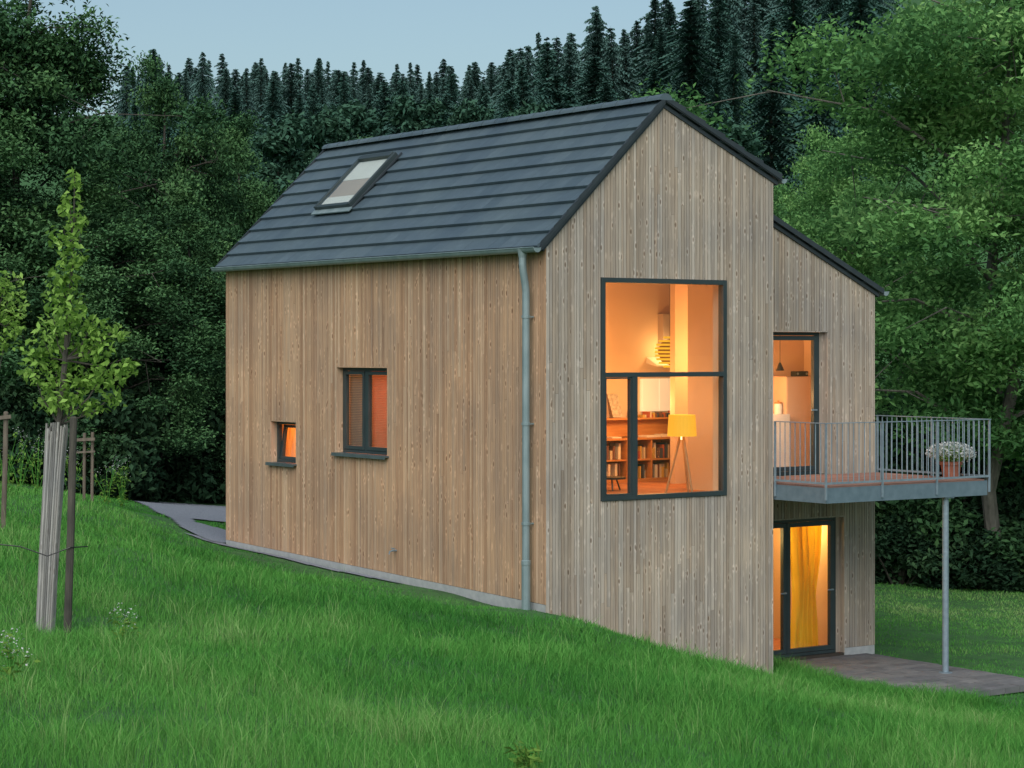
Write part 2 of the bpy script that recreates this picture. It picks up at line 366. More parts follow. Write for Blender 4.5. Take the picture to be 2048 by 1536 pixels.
# cladding
BW=.052; GP=.0085
c=MB(); cols(c,'x',.006,L,zside,lambda u:T(0)-.16,[WL,WS],0,.02,BW,GP,True); c.build('side_wall_cladding','larch',house)
c=MB(); cols(c,'y',.003,W,lambda u:-4.74,lambda u:T(u)-.08,[WG],0,.02,BW,GP,True,(RX,)); c.build('gable_cladding','grey_larch',house)
c=MB(); cols(c,'y',W+.0,R,lambda u:-4.66,lambda u:T(u)-.08,[UD,LD],S,S+.02,BW,GP,True); c.build('rear_gable_cladding','grey_larch',house)
c=MB(); cols(c,'x',.026,S-.002,lambda u:-4.74,lambda u:T(W)-.12,[],W,W-.02,BW,GP,True); c.build('bay_side_cladding','grey_larch',house)
c=MB(); cols(c,'x',S+.025,L,lambda u:-4.7,lambda u:T(R)-.12,[],R,R-.02,.07,.008); c.build('far_side_cladding','larch',house)
c=MB(); cols(c,'y',.03,R-.03,lambda u:-4.7,lambda u:T(u)-.10,[],L,L-.02,.07,.008,False,(RX,)); c.build('back_cladding','larch',house)
# structural walls: outer skin dark, plaster inside
def shell(name,mat,off,d):
    m=MB()
    a,b=off,off+d
    cols(m,'x',a,L-a,lambda u:-4.9,lambda u:T(a)-.18,[WL,WS],a,b)
    cols(m,'y',b,W-b,lambda u:-4.9,lambda u:T(u)-.18,[WG],a,b,brk=(RX,))
    cols(m,'x',a,S+b,lambda u:-4.9,lambda u:T(W-a)-.18,[],W-a,W-b)
    cols(m,'y',W-a,R-b,lambda u:-4.9,lambda u:T(u)-.18,[UD,LD],S+a,S+b)
    cols(m,'x',S+a,L-a,lambda u:-4.9,lambda u:T(R-a)-.18,[],R-a,R-b)
    cols(m,'y',b,R-b,lambda u:-4.9,lambda u:T(u)-.18,[],L-a,L-b,brk=(RX,))
    return m.build(name,mat,house)
shell('wall_core','dark_wall',.023,.15)
shell('inner_wall','plaster',.175,.125)
# plinth
p=MB(); p.hexa([(.035,.0,-3.9),(.06,.0,-3.9),(.06,L,-3.9),(.035,L,-3.9),(.004,.03,-3.435),(.022,.03,-3.435),(.022,L,-3.195),(.004,L,-3.195)]); p.build('plinth','concrete',house)
p=MB(); p.box(lx1+.0,R-.01,S+.004,S+.022,-4.9,-4.665); p.build('plinth','concrete',house)
p=MB(); p.box(R-.022,R-.006,S+.024,L,-4.9,-4.71); p.build('plinth','concrete',house)
# roof ---------------------------------------------------------------
def tiles(mb,xa,za,xb,zb,y0,y1,nc,tw=.30,skip=None):
    d=Vector((xb-xa,0,zb-za)); Ln=d.length; d/=Ln; n=Vector((-d.z,0,d.x)); 
    if n.z<0: n=-n
    o=Vector((xa,0,za)); g=Ln/nc; ntile=max(1,round((y1-y0)/tw)); tw=(y1-y0)/ntile
    for i in range(nc):
        for k in range(-1,ntile):
            a=max(y0,y0+(k+(.5 if i%2 else 0))*tw); b=min(y1,y0+(k+1+(.5 if i%2 else 0))*tw)
            if b-a<.02: continue
            a+=.0012; b-=.0012; s0=i*g-.025; s1=min((i+1)*g+.03,Ln)
            j=rw.uniform(-.001,.001)
            def q(s,h,y): v=o+d*s+n*h; return (v.x,y,v.z)
            mb.hexa([q(s0,.006,a),q(s0,.006,b),q(s1,-.034,b),q(s1,-.034,a),q(s0,.048+j,a),q(s0,.048+j,b),q(s1,-.008,b),q(s1,-.008,a)],rw.random())
rb=MB()
def slab(x0,x1,y0,y1,a,b): rb.prism([(x0,T(x0)-a),(x1,T(x1)-a),(x1,T(x1)-b),(x0,T(x0)-b)],y0,y1,.5)
slab(-.06,RX,-.02,L+.03,.08,.16); slab(RX,W+.06,-.02,S-.03,.08,.14); slab(RX,R+.06,S-.029,L+.03,.08,.14)
roof=rb.build('roof','roof_edge',house)
tm=MB(); EX=-.13; NC=10
tiles(tm,EX,T(EX)-.035,RX,RZ-.035,-.035,L+.04,NC)
tiles(tm,W+.10,T(W+.10)-.035,RX,RZ-.035,-.035,S-.05,6)
tiles(tm,R+.12,T(R+.12)-.035,RX,RZ-.035,S-.045,L+.04,15)
tm.build('roof_tiles','tile',roof)
def verge(x0,x1,y,steps=(),th=.085):
    v=MB(); v.prism([(x0,T(x0)+.02),(x1,T(x1)+.02),(x1,T(x1)-th),(x0,T(x0)-th)],y,y+.03)
    for (a,b) in steps: v.prism([(a,T(a)+.045),(b,T(b)+.012),(b,T(b)-.05),(a,T(a)-.05)],y-.011,y-.001)
    v.build('verge_trim','roof_edge',roof)
verge(-.12,RX,-.067,[(EX+(RX-EX)*i/NC,EX+(RX-EX)*(i+1)/NC) for i in range(NC)],.095)
verge(RX,W+.1,-.067,[(W+.1-(W+.1-RX)*i/6,W+.1-(W+.1-RX)*(i+1)/6) for i in range(6)],.065)
verge(W+.03,R+.12,S-.078,(),.065); verge(-.12,RX,L+.045); verge(RX,R+.12,L+.045)
rc=MB(); yy=-.08
while yy<L+.05:
    e=min(yy+.36,L+.08); n=9; vs=[]
    for (y,r) in ((yy,.10),(e,.088)):
        for k in range(n):
            a=math.pi*k/(n-1); vs.append((RX-r*1.15*math.cos(a),y,RZ-.045+r*.95*math.sin(a)))
    rc.add(vs,[(k,k+1,n+k+1,n+k) for k in range(n-1)]+[tuple(range(n)),tuple(range(2*n-1,n-1,-1))],rw.random()); yy+=.34
rc.build('ridge_cap','tile',roof,smooth=False)
def gutter(x,z,y0,y1,r=.062):
    m=MB(); n=11; vs=[]
    for y in (y0,y1):
        for k in range(n):
            a=math.pi+math.pi*k/(n-1); vs.append((x+r*math.cos(a),y,z+r*math.sin(a)))
    m.add(vs,[(k,k+1,n+k+1,n+k) for k in range(n-1)]+[tuple(range(n)),tuple(range(2*n-1,n-1,-1))])
    m.tube([(x-r-.004,y0,z+.004),(x-r-.004,y1,z+.004)],.009,6)
    m.tube([(x+r+.004,y0,z+.004),(x+r+.004,y1,z+.004)],.007,6)
    yb=y0+.3
    while yb<y1:
        m.bar((x-r-.008,yb,z+.012),(x+r+.02,yb,z+.012),.03,.005); yb+=.7
    return m.build('gutter','zinc',roof,smooth=False)
gutter(EX-.055,T(EX)-.05,-.06,L+.05); gutter(W+.155,T(W+.1)-.03,-.05,S-.09); gutter(R+.17,T(R+.12)-.03,S-.07,L+.05)
# skylight (on the left slope)
def onroof(px,py):
    t=(px-1024)/FPX; dx=cA*t+sA; dy=-sA*t+cA; dz=(HOR-py)/FPX
    k=(RZ-ML*(RX-CX))/(dz-ML*dx); return CX+dx*k,CY+dy*k
A=onroof(643,423); B=onroof(722,322); Cc=onroof(790,317); D=onroof(712,418)
sx0=(A[0]+D[0])/2; sx1=(B[0]+Cc[0])/2; sy0=(Cc[1]+D[1])/2; sy1=(A[1]+B[1])/2
dl=Vector((1,0,ML)).normalized(); nl=Vector((-dl.z,0,dl.x))
def SL(s,y,h):   # s distance along slope from sx0
    return Vector((sx0,y,T(sx0)))+dl*s+nl*h
SLn=(sx1-sx0)*math.sqrt(1+ML*ML)
def slbox(mb,s0,s1,y0,y1,h0,h1,t=.5):
    mb.hexa([SL(s0,y0,h0),SL(s1,y0,h0),SL(s1,y1,h0),SL(s0,y1,h0),SL(s0,y0,h1),SL(s1,y0,h1),SL(s1,y1,h1),SL(s0,y1,h1)],t)
m=MB(); w=.065
slbox(m,0,SLn,sy0,sy0+w,-.02,.115); slbox(m,0,SLn,sy1-w,sy1,-.02,.115); slbox(m,0,w,sy0+w,sy1-w,-.02,.105); slbox(m,SLn-w*1.5,SLn,sy0+w,sy1-w,-.02,.13)
sk=m.build('skylight','frame',house,bevel=.008)
sa,sb=w,SLn-w*1.5
m=MB(); slbox(m,sa,sa+(sb-sa)*.2,sy0+w,sy1-w,.055,.062); m.build('blind','white',sk)  # white board under the glass, standing in for reflected sky and lit interior
m=MB(); slbox(m,sa+(sb-sa)*.2,sa+(sb-sa)*.58,sy0+w,sy1-w,.048,.055); m.build('lining','beige',sk)
m=MB(); slbox(m,sa+(sb-sa)*.58,sb,sy0+w,sy1-w,.055,.063); m.build('blind','white',sk)  # upper white board, again reflected sky and lit interior put into colour
m=MB(); slbox(m,sa,sb,sy0+w,sy1-w,.09,.096); m.build('pane','glass',sk)
m=MB(); slbox(m,-.10,-.002,sy0-.03,sy1+.03,.03,.050); m.build('apron','zinc',sk)
m=MB(); slbox(m,-.002,SLn+.06,sy0-.04,sy0-.004,.02,.045); m.build('flashing','roof_edge',sk)
m=MB(); slbox(m,-.002,SLn+.06,sy1+.004,sy1+.04,.02,.045); m.build('flashing','roof_edge',sk)
# downpipe
gy=.29; m=MB(); gx=EX-.05; wx=-.125; zt0=T(EX)-.11
m.tube([(gx,gy,zt0+.03),(gx,gy,zt0-.16),(gx+.012,gy,zt0-.26),(wx-.012,gy,zt0-.42),(wx,gy,zt0-.52),(wx,gy,-2.9)],.052,14)
m.lathe((gx,gy,zt0),[(.054,-.06),(.07,.02),(.08,.06)],14)
m.lathe((wx,gy,-2.9),[(.052,.06),(.064,.05),(.064,0),(.060,-.02),(.060,-.8)],14)
for z in (.45,-1.0,-2.35): m.lathe((wx,gy,z),[(.053,.02),(.061,.018),(.061,-.018),(.053,-.02)],14); m.bar((wx+.04,gy,z),(.0,gy,z),.02,.02)
m.build('downpipe','zinc',house,smooth=False)
# outdoor tap
ty,tzz=onX(793,1101); m=MB(); m.tube([(.0,ty,tzz),(-.09,ty,tzz)],.014,8); m.tube([(-.07,ty,tzz),(-.12,ty,tzz-.01),(-.13,ty,tzz-.05)],.011,8); m.bar((-.06,ty-.05,tzz+.035),(-.06,ty+.05,tzz+.035),.015,.012); m.tube([(-.06,ty,tzz),(-.06,ty,tzz+.035)],.007,6); m.build('outdoor_tap','galv',house)
# windows --------------------------------------------------------------
def bx(mb,ax,u0,u1,z0,z1,d0,d1,t=.5):
    if ax=='x': mb.box(d0,d1,u0,u1,z0,z1,t)
    else: mb.box(u0,u1,d0,d1,z0,z1,t)
def rim(mb,ax,u0,u1,z0,z1,d0,d1,w):
    bx(mb,ax,u0,u0+w,z0,z1,d0,d1); bx(mb,ax,u1-w,u1,z0,z1,d0,d1); bx(mb,ax,u0+w,u1-w,z0,z0+w,d0,d1); bx(mb,ax,u0+w,u1-w,z1-w,z1,d0,d1)
# left wall big window: two casements, recessed 0.12
u0,u1,z0,z1=WL; e=.004
m=MB(); rim(m,'x',u0+.02,u1-.02,z0+.03,z1-.02,.11,.18,.05); um=u0+(u1-u0)*.53; bx(m,'x',um-.03,um+.03,z0+.08,z1-.07,.11,.18)
wf=m.build('window','frame',house,bevel=.004)
for a,b in ((u0+.07,um-.03),(um+.03,u1-.07)):
    m=MB(); rim(m,'x',a+e,b-e,z0+.08+e,z1-.07-e,.098,.165,.055); m.build('sash','frame',wf,bevel=.004)
    m=MB(); bx(m,'x',a+.058,b-.058,z0+.138,z1-.128,.13,.136); m.build('pane','glass',wf)
m=MB(); bx(m,'x',u0-.03,u1+.03,z0+.005,z0+.028,-.07,.108); bx(m,'x',u0-.03,u1+.03,z0-.022,z0+.0045,-.07,-.062); m.build('sill','sill',wf)
m=MB(); bx(m,'x',u0+.001,u0+.018,z0+.03,z1-.02,.003,.20,.3); bx(m,'x',u1-.018,u1-.001,z0+.03,z1-.02,.003,.20,.6); bx(m,'x',u0+.001,u1-.001,z1-.018,z1-.001,.003,.20,.2); m.build('reveal','larch',wf)
# slatted blinds hanging inside
def blind(a,b,mat,label):
    m=MB(); zz=z0+.06
    while zz<z1-.06:
        m.hexa([(.215,a,zz),(.218,a,zz),(.218,b,zz),(.215,b,zz),(.235,a,zz+.022),(.238,a,zz+.022),(.238,b,zz+.022),(.235,b,zz+.022)]); zz+=.026
    tag(m.build('window_blind',mat),label,'blind')
blind(u0+.03,um-.004,'blind','terracotta slatted blind in the right casement of the long wall')
blind(um+.004,u1-.03,'reflection_blind','slatted blind, greyed for the dark pane reflection, in the left casement of the long wall')
# small window, sash tilted open inwards
u0,u1,z0,z1=WS
m=MB(); rim(m,'x',u0+.015,u1-.015,z0+.025,z1-.015,.12,.19,.045); wf=m.build('window','frame',house,bevel=.004)
m=MB(); rim(m,'x',u0+.064,u1-.064,z0+.075,z1-.064,0,.055,.045); 
def tilt(mb,ang):
    zc=z0+.075
    mb.v=[(.15+x*math.cos(ang)+(z-zc)*math.sin(ang),y,zc+(z-zc)*math.cos(ang)-x*math.sin(ang)) for x,y,z in mb.v]
tilt(m,.13); m.build('sash','frame',wf)
m=MB(); bx(m,'x',u0+.11,u1-.11,z0+.121,z1-.11,.025,.03); tilt(m,.13); m.build('pane','glass',wf)
m=MB(); bx(m,'x',u0-.03,u1+.03,z0+.0,z0+.023,-.07,.118); bx(m,'x',u0-.03,u1+.03,z0-.025,z0-.0005,-.07,-.062); m.build('sill','sill',wf)
m=MB(); bx(m,'x',u0+.001,u0+.013,z0+.025,z1-.015,.003,.2,.3); bx(m,'x',u1-.013,u1-.001,z0+.025,z1-.015,.003,.2,.7); bx(m,'x',u0+.001,u1-.001,z1-.013,z1-.001,.003,.2,.2); m.build('reveal','larch',wf)
def curtain_mesh(ax,u0,u1,z0,z1,d,amp,waves,ph=0,nz=18,pin=.12):
    nu=int(waves*14)+1; V=[];Fq=[]
    for j in range(nz+1):
        q=j/nz; zz=z0+(z1-z0)*q; pinch=1-pin*math.exp(-((q-.42)/.25)**2)-.18*pin*(1-q)
        for i in range(nu):
            s=i/(nu-1)
            uu=(u0+u1)/2+(s-.5)*(u1-u0)*pinch+.012*math.sin(9*q+5*s)
            dd=d+amp*(math.sin(s*waves*2*math.pi+ph+.5*math.sin(j*.3))+.35*math.sin(s*waves*4.3*math.pi+j*.2))*(.55+.45*q)
            zq=zz+(.03*math.sin(s*9) if j==0 else 0)
            V.append((dd,uu,zq) if ax=='x' else (uu,dd,zq))
    for j in range(nz):
        for i in range(nu-1): Fq.append((j*nu+i,j*nu+i+1,(j+1)*nu+i+1,(j+1)*nu+i))
    m=MB(); m.add(V,Fq); return m
cu=curtain_mesh('x',u0-.05,u1+.35,z0-.15,z1+.1,.40,.02,6).build('window_curtain','orange_curtain',None,smooth=True); tag(cu,'orange curtain glowing behind the small tilted window','curtain')
# gable picture window, flush
u0,u1,z0,z1=WG; _,ztr=onY(1327,749)
m=MB(); rim(m,'y',u0+.004,u1-.004,z0+.004,z1-.004,-.018,.10,.065); bx(m,'y',u0+.069,u1-.069,ztr-.032,ztr+.032,-.018,.10)
xm,_=onY(1269,870); bx(m,'y',xm-.045,xm+.045,z0+.069,ztr-.032,-.016,.10)
wf=m.build('window','frame',house,bevel=.004)
m=MB(); rim(m,'y',u0+.072,xm-.048,z0+.072,ztr-.035,-.004,.07,.022); m.build('sash','frame',wf)
for a,b,c0,d0 in ((u0+.069,u1-.069,ztr+.032,z1-.069),(u0+.094,xm-.07,z0+.094,ztr-.057),(xm+.045,u1-.069,z0+.069,ztr-.032)):
    m=MB(); bx(m,'y',a,b,c0,d0,.03,.036); m.build('pane','glass',wf)
# glazed doors
def glass_door(op,name,mull,dd):
    u0,u1,z0,z1=op
    m=MB(); rim(m,'y',u0+.02,u1-.10,z0+.004,z1-.02,S+dd,S+dd+.08,.05); f=m.build(name,'frame',house,bevel=.004)
    edges=[u0+.07]+mull+[u1-.15]
    for a,b in zip(edges,edges[1:]):
        m=MB(); rim(m,'y',a+.004,b-.004,z0+.06,z1-.075,S+dd-.012,S+dd+.06,.07); m.build('leaf','frame',f,bevel=.004)
        m=MB(); bx(m,'y',a+.074,b-.074,z0+.13,z1-.145,S+dd+.02,S+dd+.026); m.build('pane','glass',f)
        m=MB(); hx=b-.045; m.bar((hx,S+dd-.05,(z0+1.0)),(hx-.12,S+dd-.05,(z0+1.0)),.02,.02); m.bar((hx,S+dd-.05,z0+1.0),(hx,S+dd-.01,z0+1.0),.02,.02); m.build('handle','galv',f)
    m=MB(); bx(m,'y',u1-.10,u1-.001,z0+.004,z1-.02,S+dd,S+dd+.1,.4); bx(m,'y',u1-.018,u1-.0005,z0+.004,z1-.02,S+.003,S+dd-.002,.6); bx(m,'y',u0+.001,u1-.001,z1-.018,z1-.001,S+.003,S+dd+.1,.3); m.build('reveal','grey_larch',f)
    return f
glass_door(UD,'balcony_door',[],.10)
xm2,_=onY(1573,1200,S+.1); glass_door(LD,'patio_door',[xm2],.10)
# balcony ---------------------------------------------------------------
bX0,bX1,bY0,bY1=W+.02,R,-1.08,S-.01; zd=-1.93
m=MB(); yb=bY0+.03
for i in range(18):
    w_=(bY1-bY0-.06)/18; m.box(bX0+.03,bX1-.03,bY0+.03+i*w_+.003,bY0+.03+(i+1)*w_-.003,zd-.03,zd,rw.random())
m2=MB()
m2.box(bX0,bX1,bY0,bY0+.012,zd-.24,zd-.02); m2.box(bX0,bX0+.012,bY0+.013,bY1,zd-.24,zd-.02); m2.box(bX1-.012,bX1,bY0+.013,bY1,zd-.24,zd-.02)
m2.box(bX0+.013,bX1-.013,bY0+.013,bY0+.08,zd-.24,zd-.228)
for i in range(1,6):
    x=bX0+(bX1-bX0)*i/6; m2.box(x-.04,x+.04,bY0+.09,bY1,zd-.2,zd-.035)
bal=m2.build('balcony','beam',house,bevel=.002)
m.build('deck','deck',bal)
m=MB(); zr_=-1.035; o_=.02
pts=[(bX0-o_,-.03),(bX0-o_,bY0-o_),(bX1+o_,bY0-o_),(bX1+o_,bY1-.02)]
for si,(a,b) in enumerate(zip(pts,pts[1:])):
    d=Vector((b[0]-a[0],b[1]-a[1],0)); Ln=d.length; d/=Ln; n=round(Ln/.105)
    s0=.0235 if si else 0
    m.bar((a[0]+d.x*s0,a[1]+d.y*s0,zr_),(b[0]+d.x*.0225,b[1]+d.y*.0225,zr_),.045,.012); m.bar((a[0]+d.x*.01,a[1]+d.y*.01,zd+.045),(b[0]-d.x*.01,b[1]-d.y*.01,zd+.045),.012,.03)
    for i in range(1,n):
        x=a[0]+d.x*Ln*i/n; y=a[1]+d.y*Ln*i/n
        m.tube([(x,y,zd+.062),(x,y,zr_-.008)],.0075,6)
    k=max(1,round(Ln/1.1))
    for i in range(1 if si else 0,k+1):
        x=a[0]+d.x*(Ln*i/k); y=a[1]+d.y*(Ln*i/k)
        m.bar((x,y,zd-.19),(x,y,zr_-.007),.026,.026)
m.build('railing','galv',bal)
m=MB(); pxx,pyy=6.58,-.98; m.tube([(pxx,pyy,-4.76),(pxx,pyy,zd-.245)],.048,16); m.lathe((pxx,pyy,-4.775),[(.0,.012),(.1,.012),(.1,0)],16); m.box(pxx-.09,pxx+.09,pyy-.09,pyy+.09,zd-.256,zd-.244); m.build('support_post','galv',bal)
# interior ---------------------------------------------------------------
FZ=-2.08; YB=3.72; YP=2.62
m=MB(); 
for i in range(45):
    a=.30+i*.16; b=a+.157
    if b>R-.3: break
    y0=.301 if b<W-.3 else S+.301
    m.box(a,b,y0,L-.301,FZ-.03,FZ,rw.random())
m.build('upper_floor','floor',house)
m=MB(); m.box(.30,W-.30,.30,L-.30,FZ-.26,FZ-.035); m.box(W-.299,R-.30,S+.30,L-.30,FZ-.26,FZ-.035); m.build('floor_slab','plaster',house)
m=MB(); m.box(W+.1,R-.30,S+.30,YB,-4.85,-4.75); m.build('lower_floor','floor',house)
def part(m,x0,x1,y0,y1,z0):
    cols(m,'y',x0,x1,lambda u:z0,lambda u:T(u)-.24,[],y0,y1,brk=(RX,))
m=MB(); part(m,.301,R-.301,YB,YB+.12,FZ+.001); m.build('partition_wall','plaster',house)
xp,_=onY(1350,800,YP); m=MB(); part(m,xp,R-.301,YP,YP+.12,FZ+.001); m.build('partition_wall','plaster',house)
m=MB(); part(m,.301,R-.301,6.25,6.35,FZ+.001); m.build('partition_wall','plaster',house)
m=MB(); m.box(W+.0,W+.12,S+.301,YB,-4.75,FZ-.262); m.box(W+.121,R-.301,YB-.12,YB,-4.75,FZ-.262); m.build('partition_wall','plaster',house)
m=MB(); 
m.prism([(.302,T(.302)-.2),(RX,RZ-.2),(RX,RZ-.23),(.302,T(.302)-.23)],.302,L-.302)
m.prism([(RX,RZ-.2),(W-.302,T(W-.302)-.2),(W-.302,T(W-.302)-.23),(RX,RZ-.23)],.302,S+.3)
m.prism([(RX,RZ-.2),(R-.302,T(R-.302)-.2),(R-.302,T(R-.302)-.23),(RX,RZ-.23)],S+.301,L-.302)
m.build('ceiling','plaster',house)
# floor lamp
lp=(3.0,.78,FZ); fl=thing('floor_lamp','tripod floor lamp with lit yellow drum shade behind the big gable window','lamp',lp)
m=MB(); m.lathe((lp[0],lp[1],-1.25),[(.20,0),(.215,.0),(.195,.31),(.18,.31)],24,closed=True); m.build('lamp_shade','shade',fl,smooth=False)
for k in range(3):
    a=k*2.094+.5; m=MB(); m.tube([(lp[0]+.03*math.cos(a),lp[1]+.03*math.sin(a),-1.26),(lp[0]+.24*math.cos(a),lp[1]+.24*math.sin(a),FZ)],[.022,.017],8); m.build('leg','furn2',fl)
m=MB(); m.tube([(lp[0],lp[1],-1.30),(lp[0],lp[1],-1.15)],.03,10); m.lathe((lp[0],lp[1],-1.12),[(0,-.04),(.035,0),(0,.05)],10); m.build('bulb','bulb',fl)
def light(name,loc,w,col=(1,.43,.12),r=.08):
    l=bpy.data.lights.new(name,'POINT'); l.energy=w; l.color=col; l.shadow_soft_size=r
    o=bpy.data.objects.new(name,l); C.objects.link(o); o.location=loc; return o
light('floor_lamp_light',(lp[0],lp[1],-.85),8); light('floor_lamp_glow',(lp[0]-.3,lp[1]+.25,-1.5),8)
# pendant lamp
pp=onY(1340,704,3.2); pc=(pp[0],3.2,pp[1]); pl=thing('pendant_lamp','round yellow slatted pendant lamp glowing inside the upper pane of the gable window','lamp',pc)
m=MB()
for i in range(9):
    zz=-.23+.46*i/8; r=.24*math.sqrt(max(.10,1-(zz/.255)**2)); m.lathe((pc[0],pc[1],pc[2]+zz),[(r,-.016),(r+.006,0),(r,.016),(r-.006,0)],24,closed=True)
m.build('lamp_shade','pendant',pl)
m=MB(); m.lathe((pc[0],pc[1],pc[2]),[(0,-.21),(.13,-.16),(.20,0),(.13,.16),(0,.21)],20); m.build('inner_shade','core',pl)
m=MB(); m.tube([(pc[0],pc[1],pc[2]+.22),(pc[0],pc[1],T(pc[0])-.235)],.006,6); m.build('cord','black',pl)
light('pendant_light',(pc[0]-1.3,2.5,pc[2]-.5),62); light('room_light',(1.7,2.4,.3),50)
# furniture at the back of the main room (plane measured on y)
def FB(px0,px1,py0,py1,y): 
    a=onY(px0,(py0+py1)/2,y)[0]; b=onY(px1,(py0+py1)/2,y)[0]; z1=onY((px0+px1)/2,py0,y)[1]; z0=onY((px0+px1)/2,py1,y)[1]; return a,b,z0,z1
yS=3.35
a,b,_,zt=FB(1196,1350,876,955,yS); 
bs=thing('bookcase','low orange wooden bookcase filled with books below the wall shelf','bookcase',((a+b)/2,yS,FZ)); 
m=MB(); d0,d1=yS,yS+.34
m.box(a-.4,b,d0-.01,d1,zt-.03,zt); m.box(a-.4,b,d1-.015,d1,FZ,zt-.03); m.box(a-.4,b,d0,d1-.016,FZ,FZ+.05)
nb=4; step=(b-a+.4)/nb
for i in range(nb+1): x=a-.4+i*step; m.box(x-(.0 if i<nb else .025),x+(.025 if i<nb else 0),d0,d1-.016,FZ+.05,zt-.031)
zs=(FZ+zt)/2
for i in range(nb): m.box(a-.4+i*step+.026,a-.4+(i+1)*step-.001,d0+.01,d1-.016,zs-.012,zs+.012)
m.build('carcass','furn',bs)
bc=[(.40,.10,.05),(.55,.46,.32),(.06,.07,.10),(.5,.32,.07),(.16,.07,.05),(.65,.58,.45)]
for i,cc in enumerate(bc): M['book%d'%i]=noise_mat('book cover %d'%i,cc,tuple(v*1.15 for v in cc),5,.7,0,0)
for i in range(nb):
    for zz in (FZ+.052,zs+.014):
        x=a-.4+i*step+.03; xe=a-.4+(i+1)*step-.03
        lab='book standing upright on the shelves of the low orange bookcase'; grp='books in the low bookcase'
        mode=rw.random()
        if mode<.3:      # a flat pile
            zq=zz; w_=rw.uniform(.2,.26); x0=x+rw.uniform(0,max(.01,xe-x-.28))
            for q in range(rw.randint(2,5)):
                t_=rw.uniform(.02,.04)
                if zq+t_>zz+zs-FZ-.09: break
                mm=MB(); mm.box(x0+rw.uniform(0,.02),x0+w_,d0+.04,d1-.05,zq,zq+t_-.001); tag(mm.build('book','book%d'%rw.randrange(6)),'book lying flat in a pile inside the low orange bookcase','book','flat books in the low bookcase'); zq+=t_
            x=x0+w_+.03
        while x<xe-.05:
            w_=rw.uniform(.02,.05); h=rw.uniform(.12,.25)
            if rw.random()<.6:
                mm=MB(); mm.box(x,x+w_,d0+rw.uniform(.03,.09),d1-.03,zz,zz+min(h,zs-FZ-.09)); tag(mm.build('book','book%d'%rw.randrange(6)),lab,'book',grp)
            x+=w_+.002
# wall shelf with books
a2,b2,z0_,z1_=FB(1200,1345,838,872,YB-.03); m=MB(); m.box(a2-.3,b2,YB-.10,YB-.002,z0_,z1_); m.box(a2-.3,b2,YB-.26,YB-.002,z1_,z1_+.025); o=m.build('wall_shelf','furn'); tag(o,'orange wooden wall shelf with a row of books above the bookcase','shelf')
x=a2+.55
while x<b2-.06:
    w_=rw.uniform(.02,.045); mm=MB(); mm.box(x,x+w_,YB-.22,YB-.05,z1_+.026,z1_+.026+rw.uniform(.04,.10)); o=mm.build('book','book%d'%rw.randrange(6)); tag(o,'small book on the orange wall shelf','book','books on the wall shelf'); x+=w_+rw.choice((.002,.002,.05,.12))
a3,b3,z0_,z1_=FB(1281,1349,757,822,YB-.02); ct=MB(); ct.box(a3,b3,YB-.05,YB-.002,z0_,z1_); ct.box(a3+.012,(a3+b3)/2-.004,YB-.062,YB-.0505,z0_+.012,z1_-.012); ct.box((a3+b3)/2+.004,b3-.012,YB-.062,YB-.0505,z0_+.012,z1_-.012); o=ct.build('wall_cabinet','panel'); tag(o,'white two door wall cabinet with added glow above the wall shelf','cabinet')
a4,b4,z0_,z1_=FB(1214,1234,788,832,YB-.02); zlo=FB(1212,1240,786,834,YB-.02)[2]; m=MB(); m.hexa([(a4,YB-.18,zlo),(b4,YB-.18,zlo),(b4,YB-.17,zlo),(a4,YB-.17,zlo),(a4,YB-.03,z1_),(b4,YB-.03,z1_),(b4,YB-.02,z1_),(a4,YB-.02,z1_)]); o=m.build('drawing_board','sketch'); tag(o,'small grey sketch leaning on the wall shelf','picture')
# papers on the bookcase
for k,(q0,q1) in enumerate(((1222,1240),(1290,1318),(1322,1340))):
    aa=onY(q0,880,yS+.1)[0]; bb=onY(q1,880,yS+.1)[0]; m=MB(); m.box(aa,bb,yS+.06,yS+.28,zt+.001,zt+.02+.012*k); o=m.build('paper_stack','paper'); tag(o,['paper stack at the left end of the bookcase top','wide paper stack in the middle of the bookcase top','thick paper stack at the right end of the bookcase top'][k],'papers')
# white wall lamp and brown panel in the upper pane
a5,b5,z0_,z1_=FB(1294,1328,714,733,YB-.02); m=MB(); m.hexa([(a5,YB-.28,z0_),(b5,YB-.28,z0_),(b5,YB-.002,z0_+.05),(a5,YB-.002,z0_+.05),(a5,YB-.28,z0_+.02),(b5,YB-.28,z0_+.02),(b5,YB-.002,z1_),(a5,YB-.002,z1_)]); o=m.build('wall_light','white'); tag(o,'white wedge shaped wall light left of the pendant lamp','lamp')
light('wall_light_glow',((a5+b5)/2,YB-.3,z1_+.12),11,(1,.55,.22)); light('desk_fill',((a2+b2)/2-.2,2.95,-.85),15,(1,.52,.2))  # second point light is added fill for the desk, no fitting
a6,b6,z0_,z1_=FB(1317,1352,628,702,YB-.02); m=MB(); m.box(a6,b6,YB-.14,YB-.002,z0_,z1_); o=m.build('ventilation_box','beige',house)
# low round table by the lower left pane
q=onY(1222,975,1.9); tb=thing('side_table','low dark round side table by the narrow pane of the gable window','table',(q[0],1.9,FZ)); m=MB(); m.lathe((q[0],1.9,FZ),[(0,.20),(.22,.20),(.22,.17),(0,.17)],20); m.build('tabletop','black',tb)
for k in range(3):
    an=k*2.094; m=MB(); m.tube([(q[0]+.1*math.cos(an),1.9+.1*math.sin(an),FZ+.17),(q[0]+.17*math.cos(an),1.9+.17*math.sin(an),FZ)],.012,6); m.build('leg','black',tb)
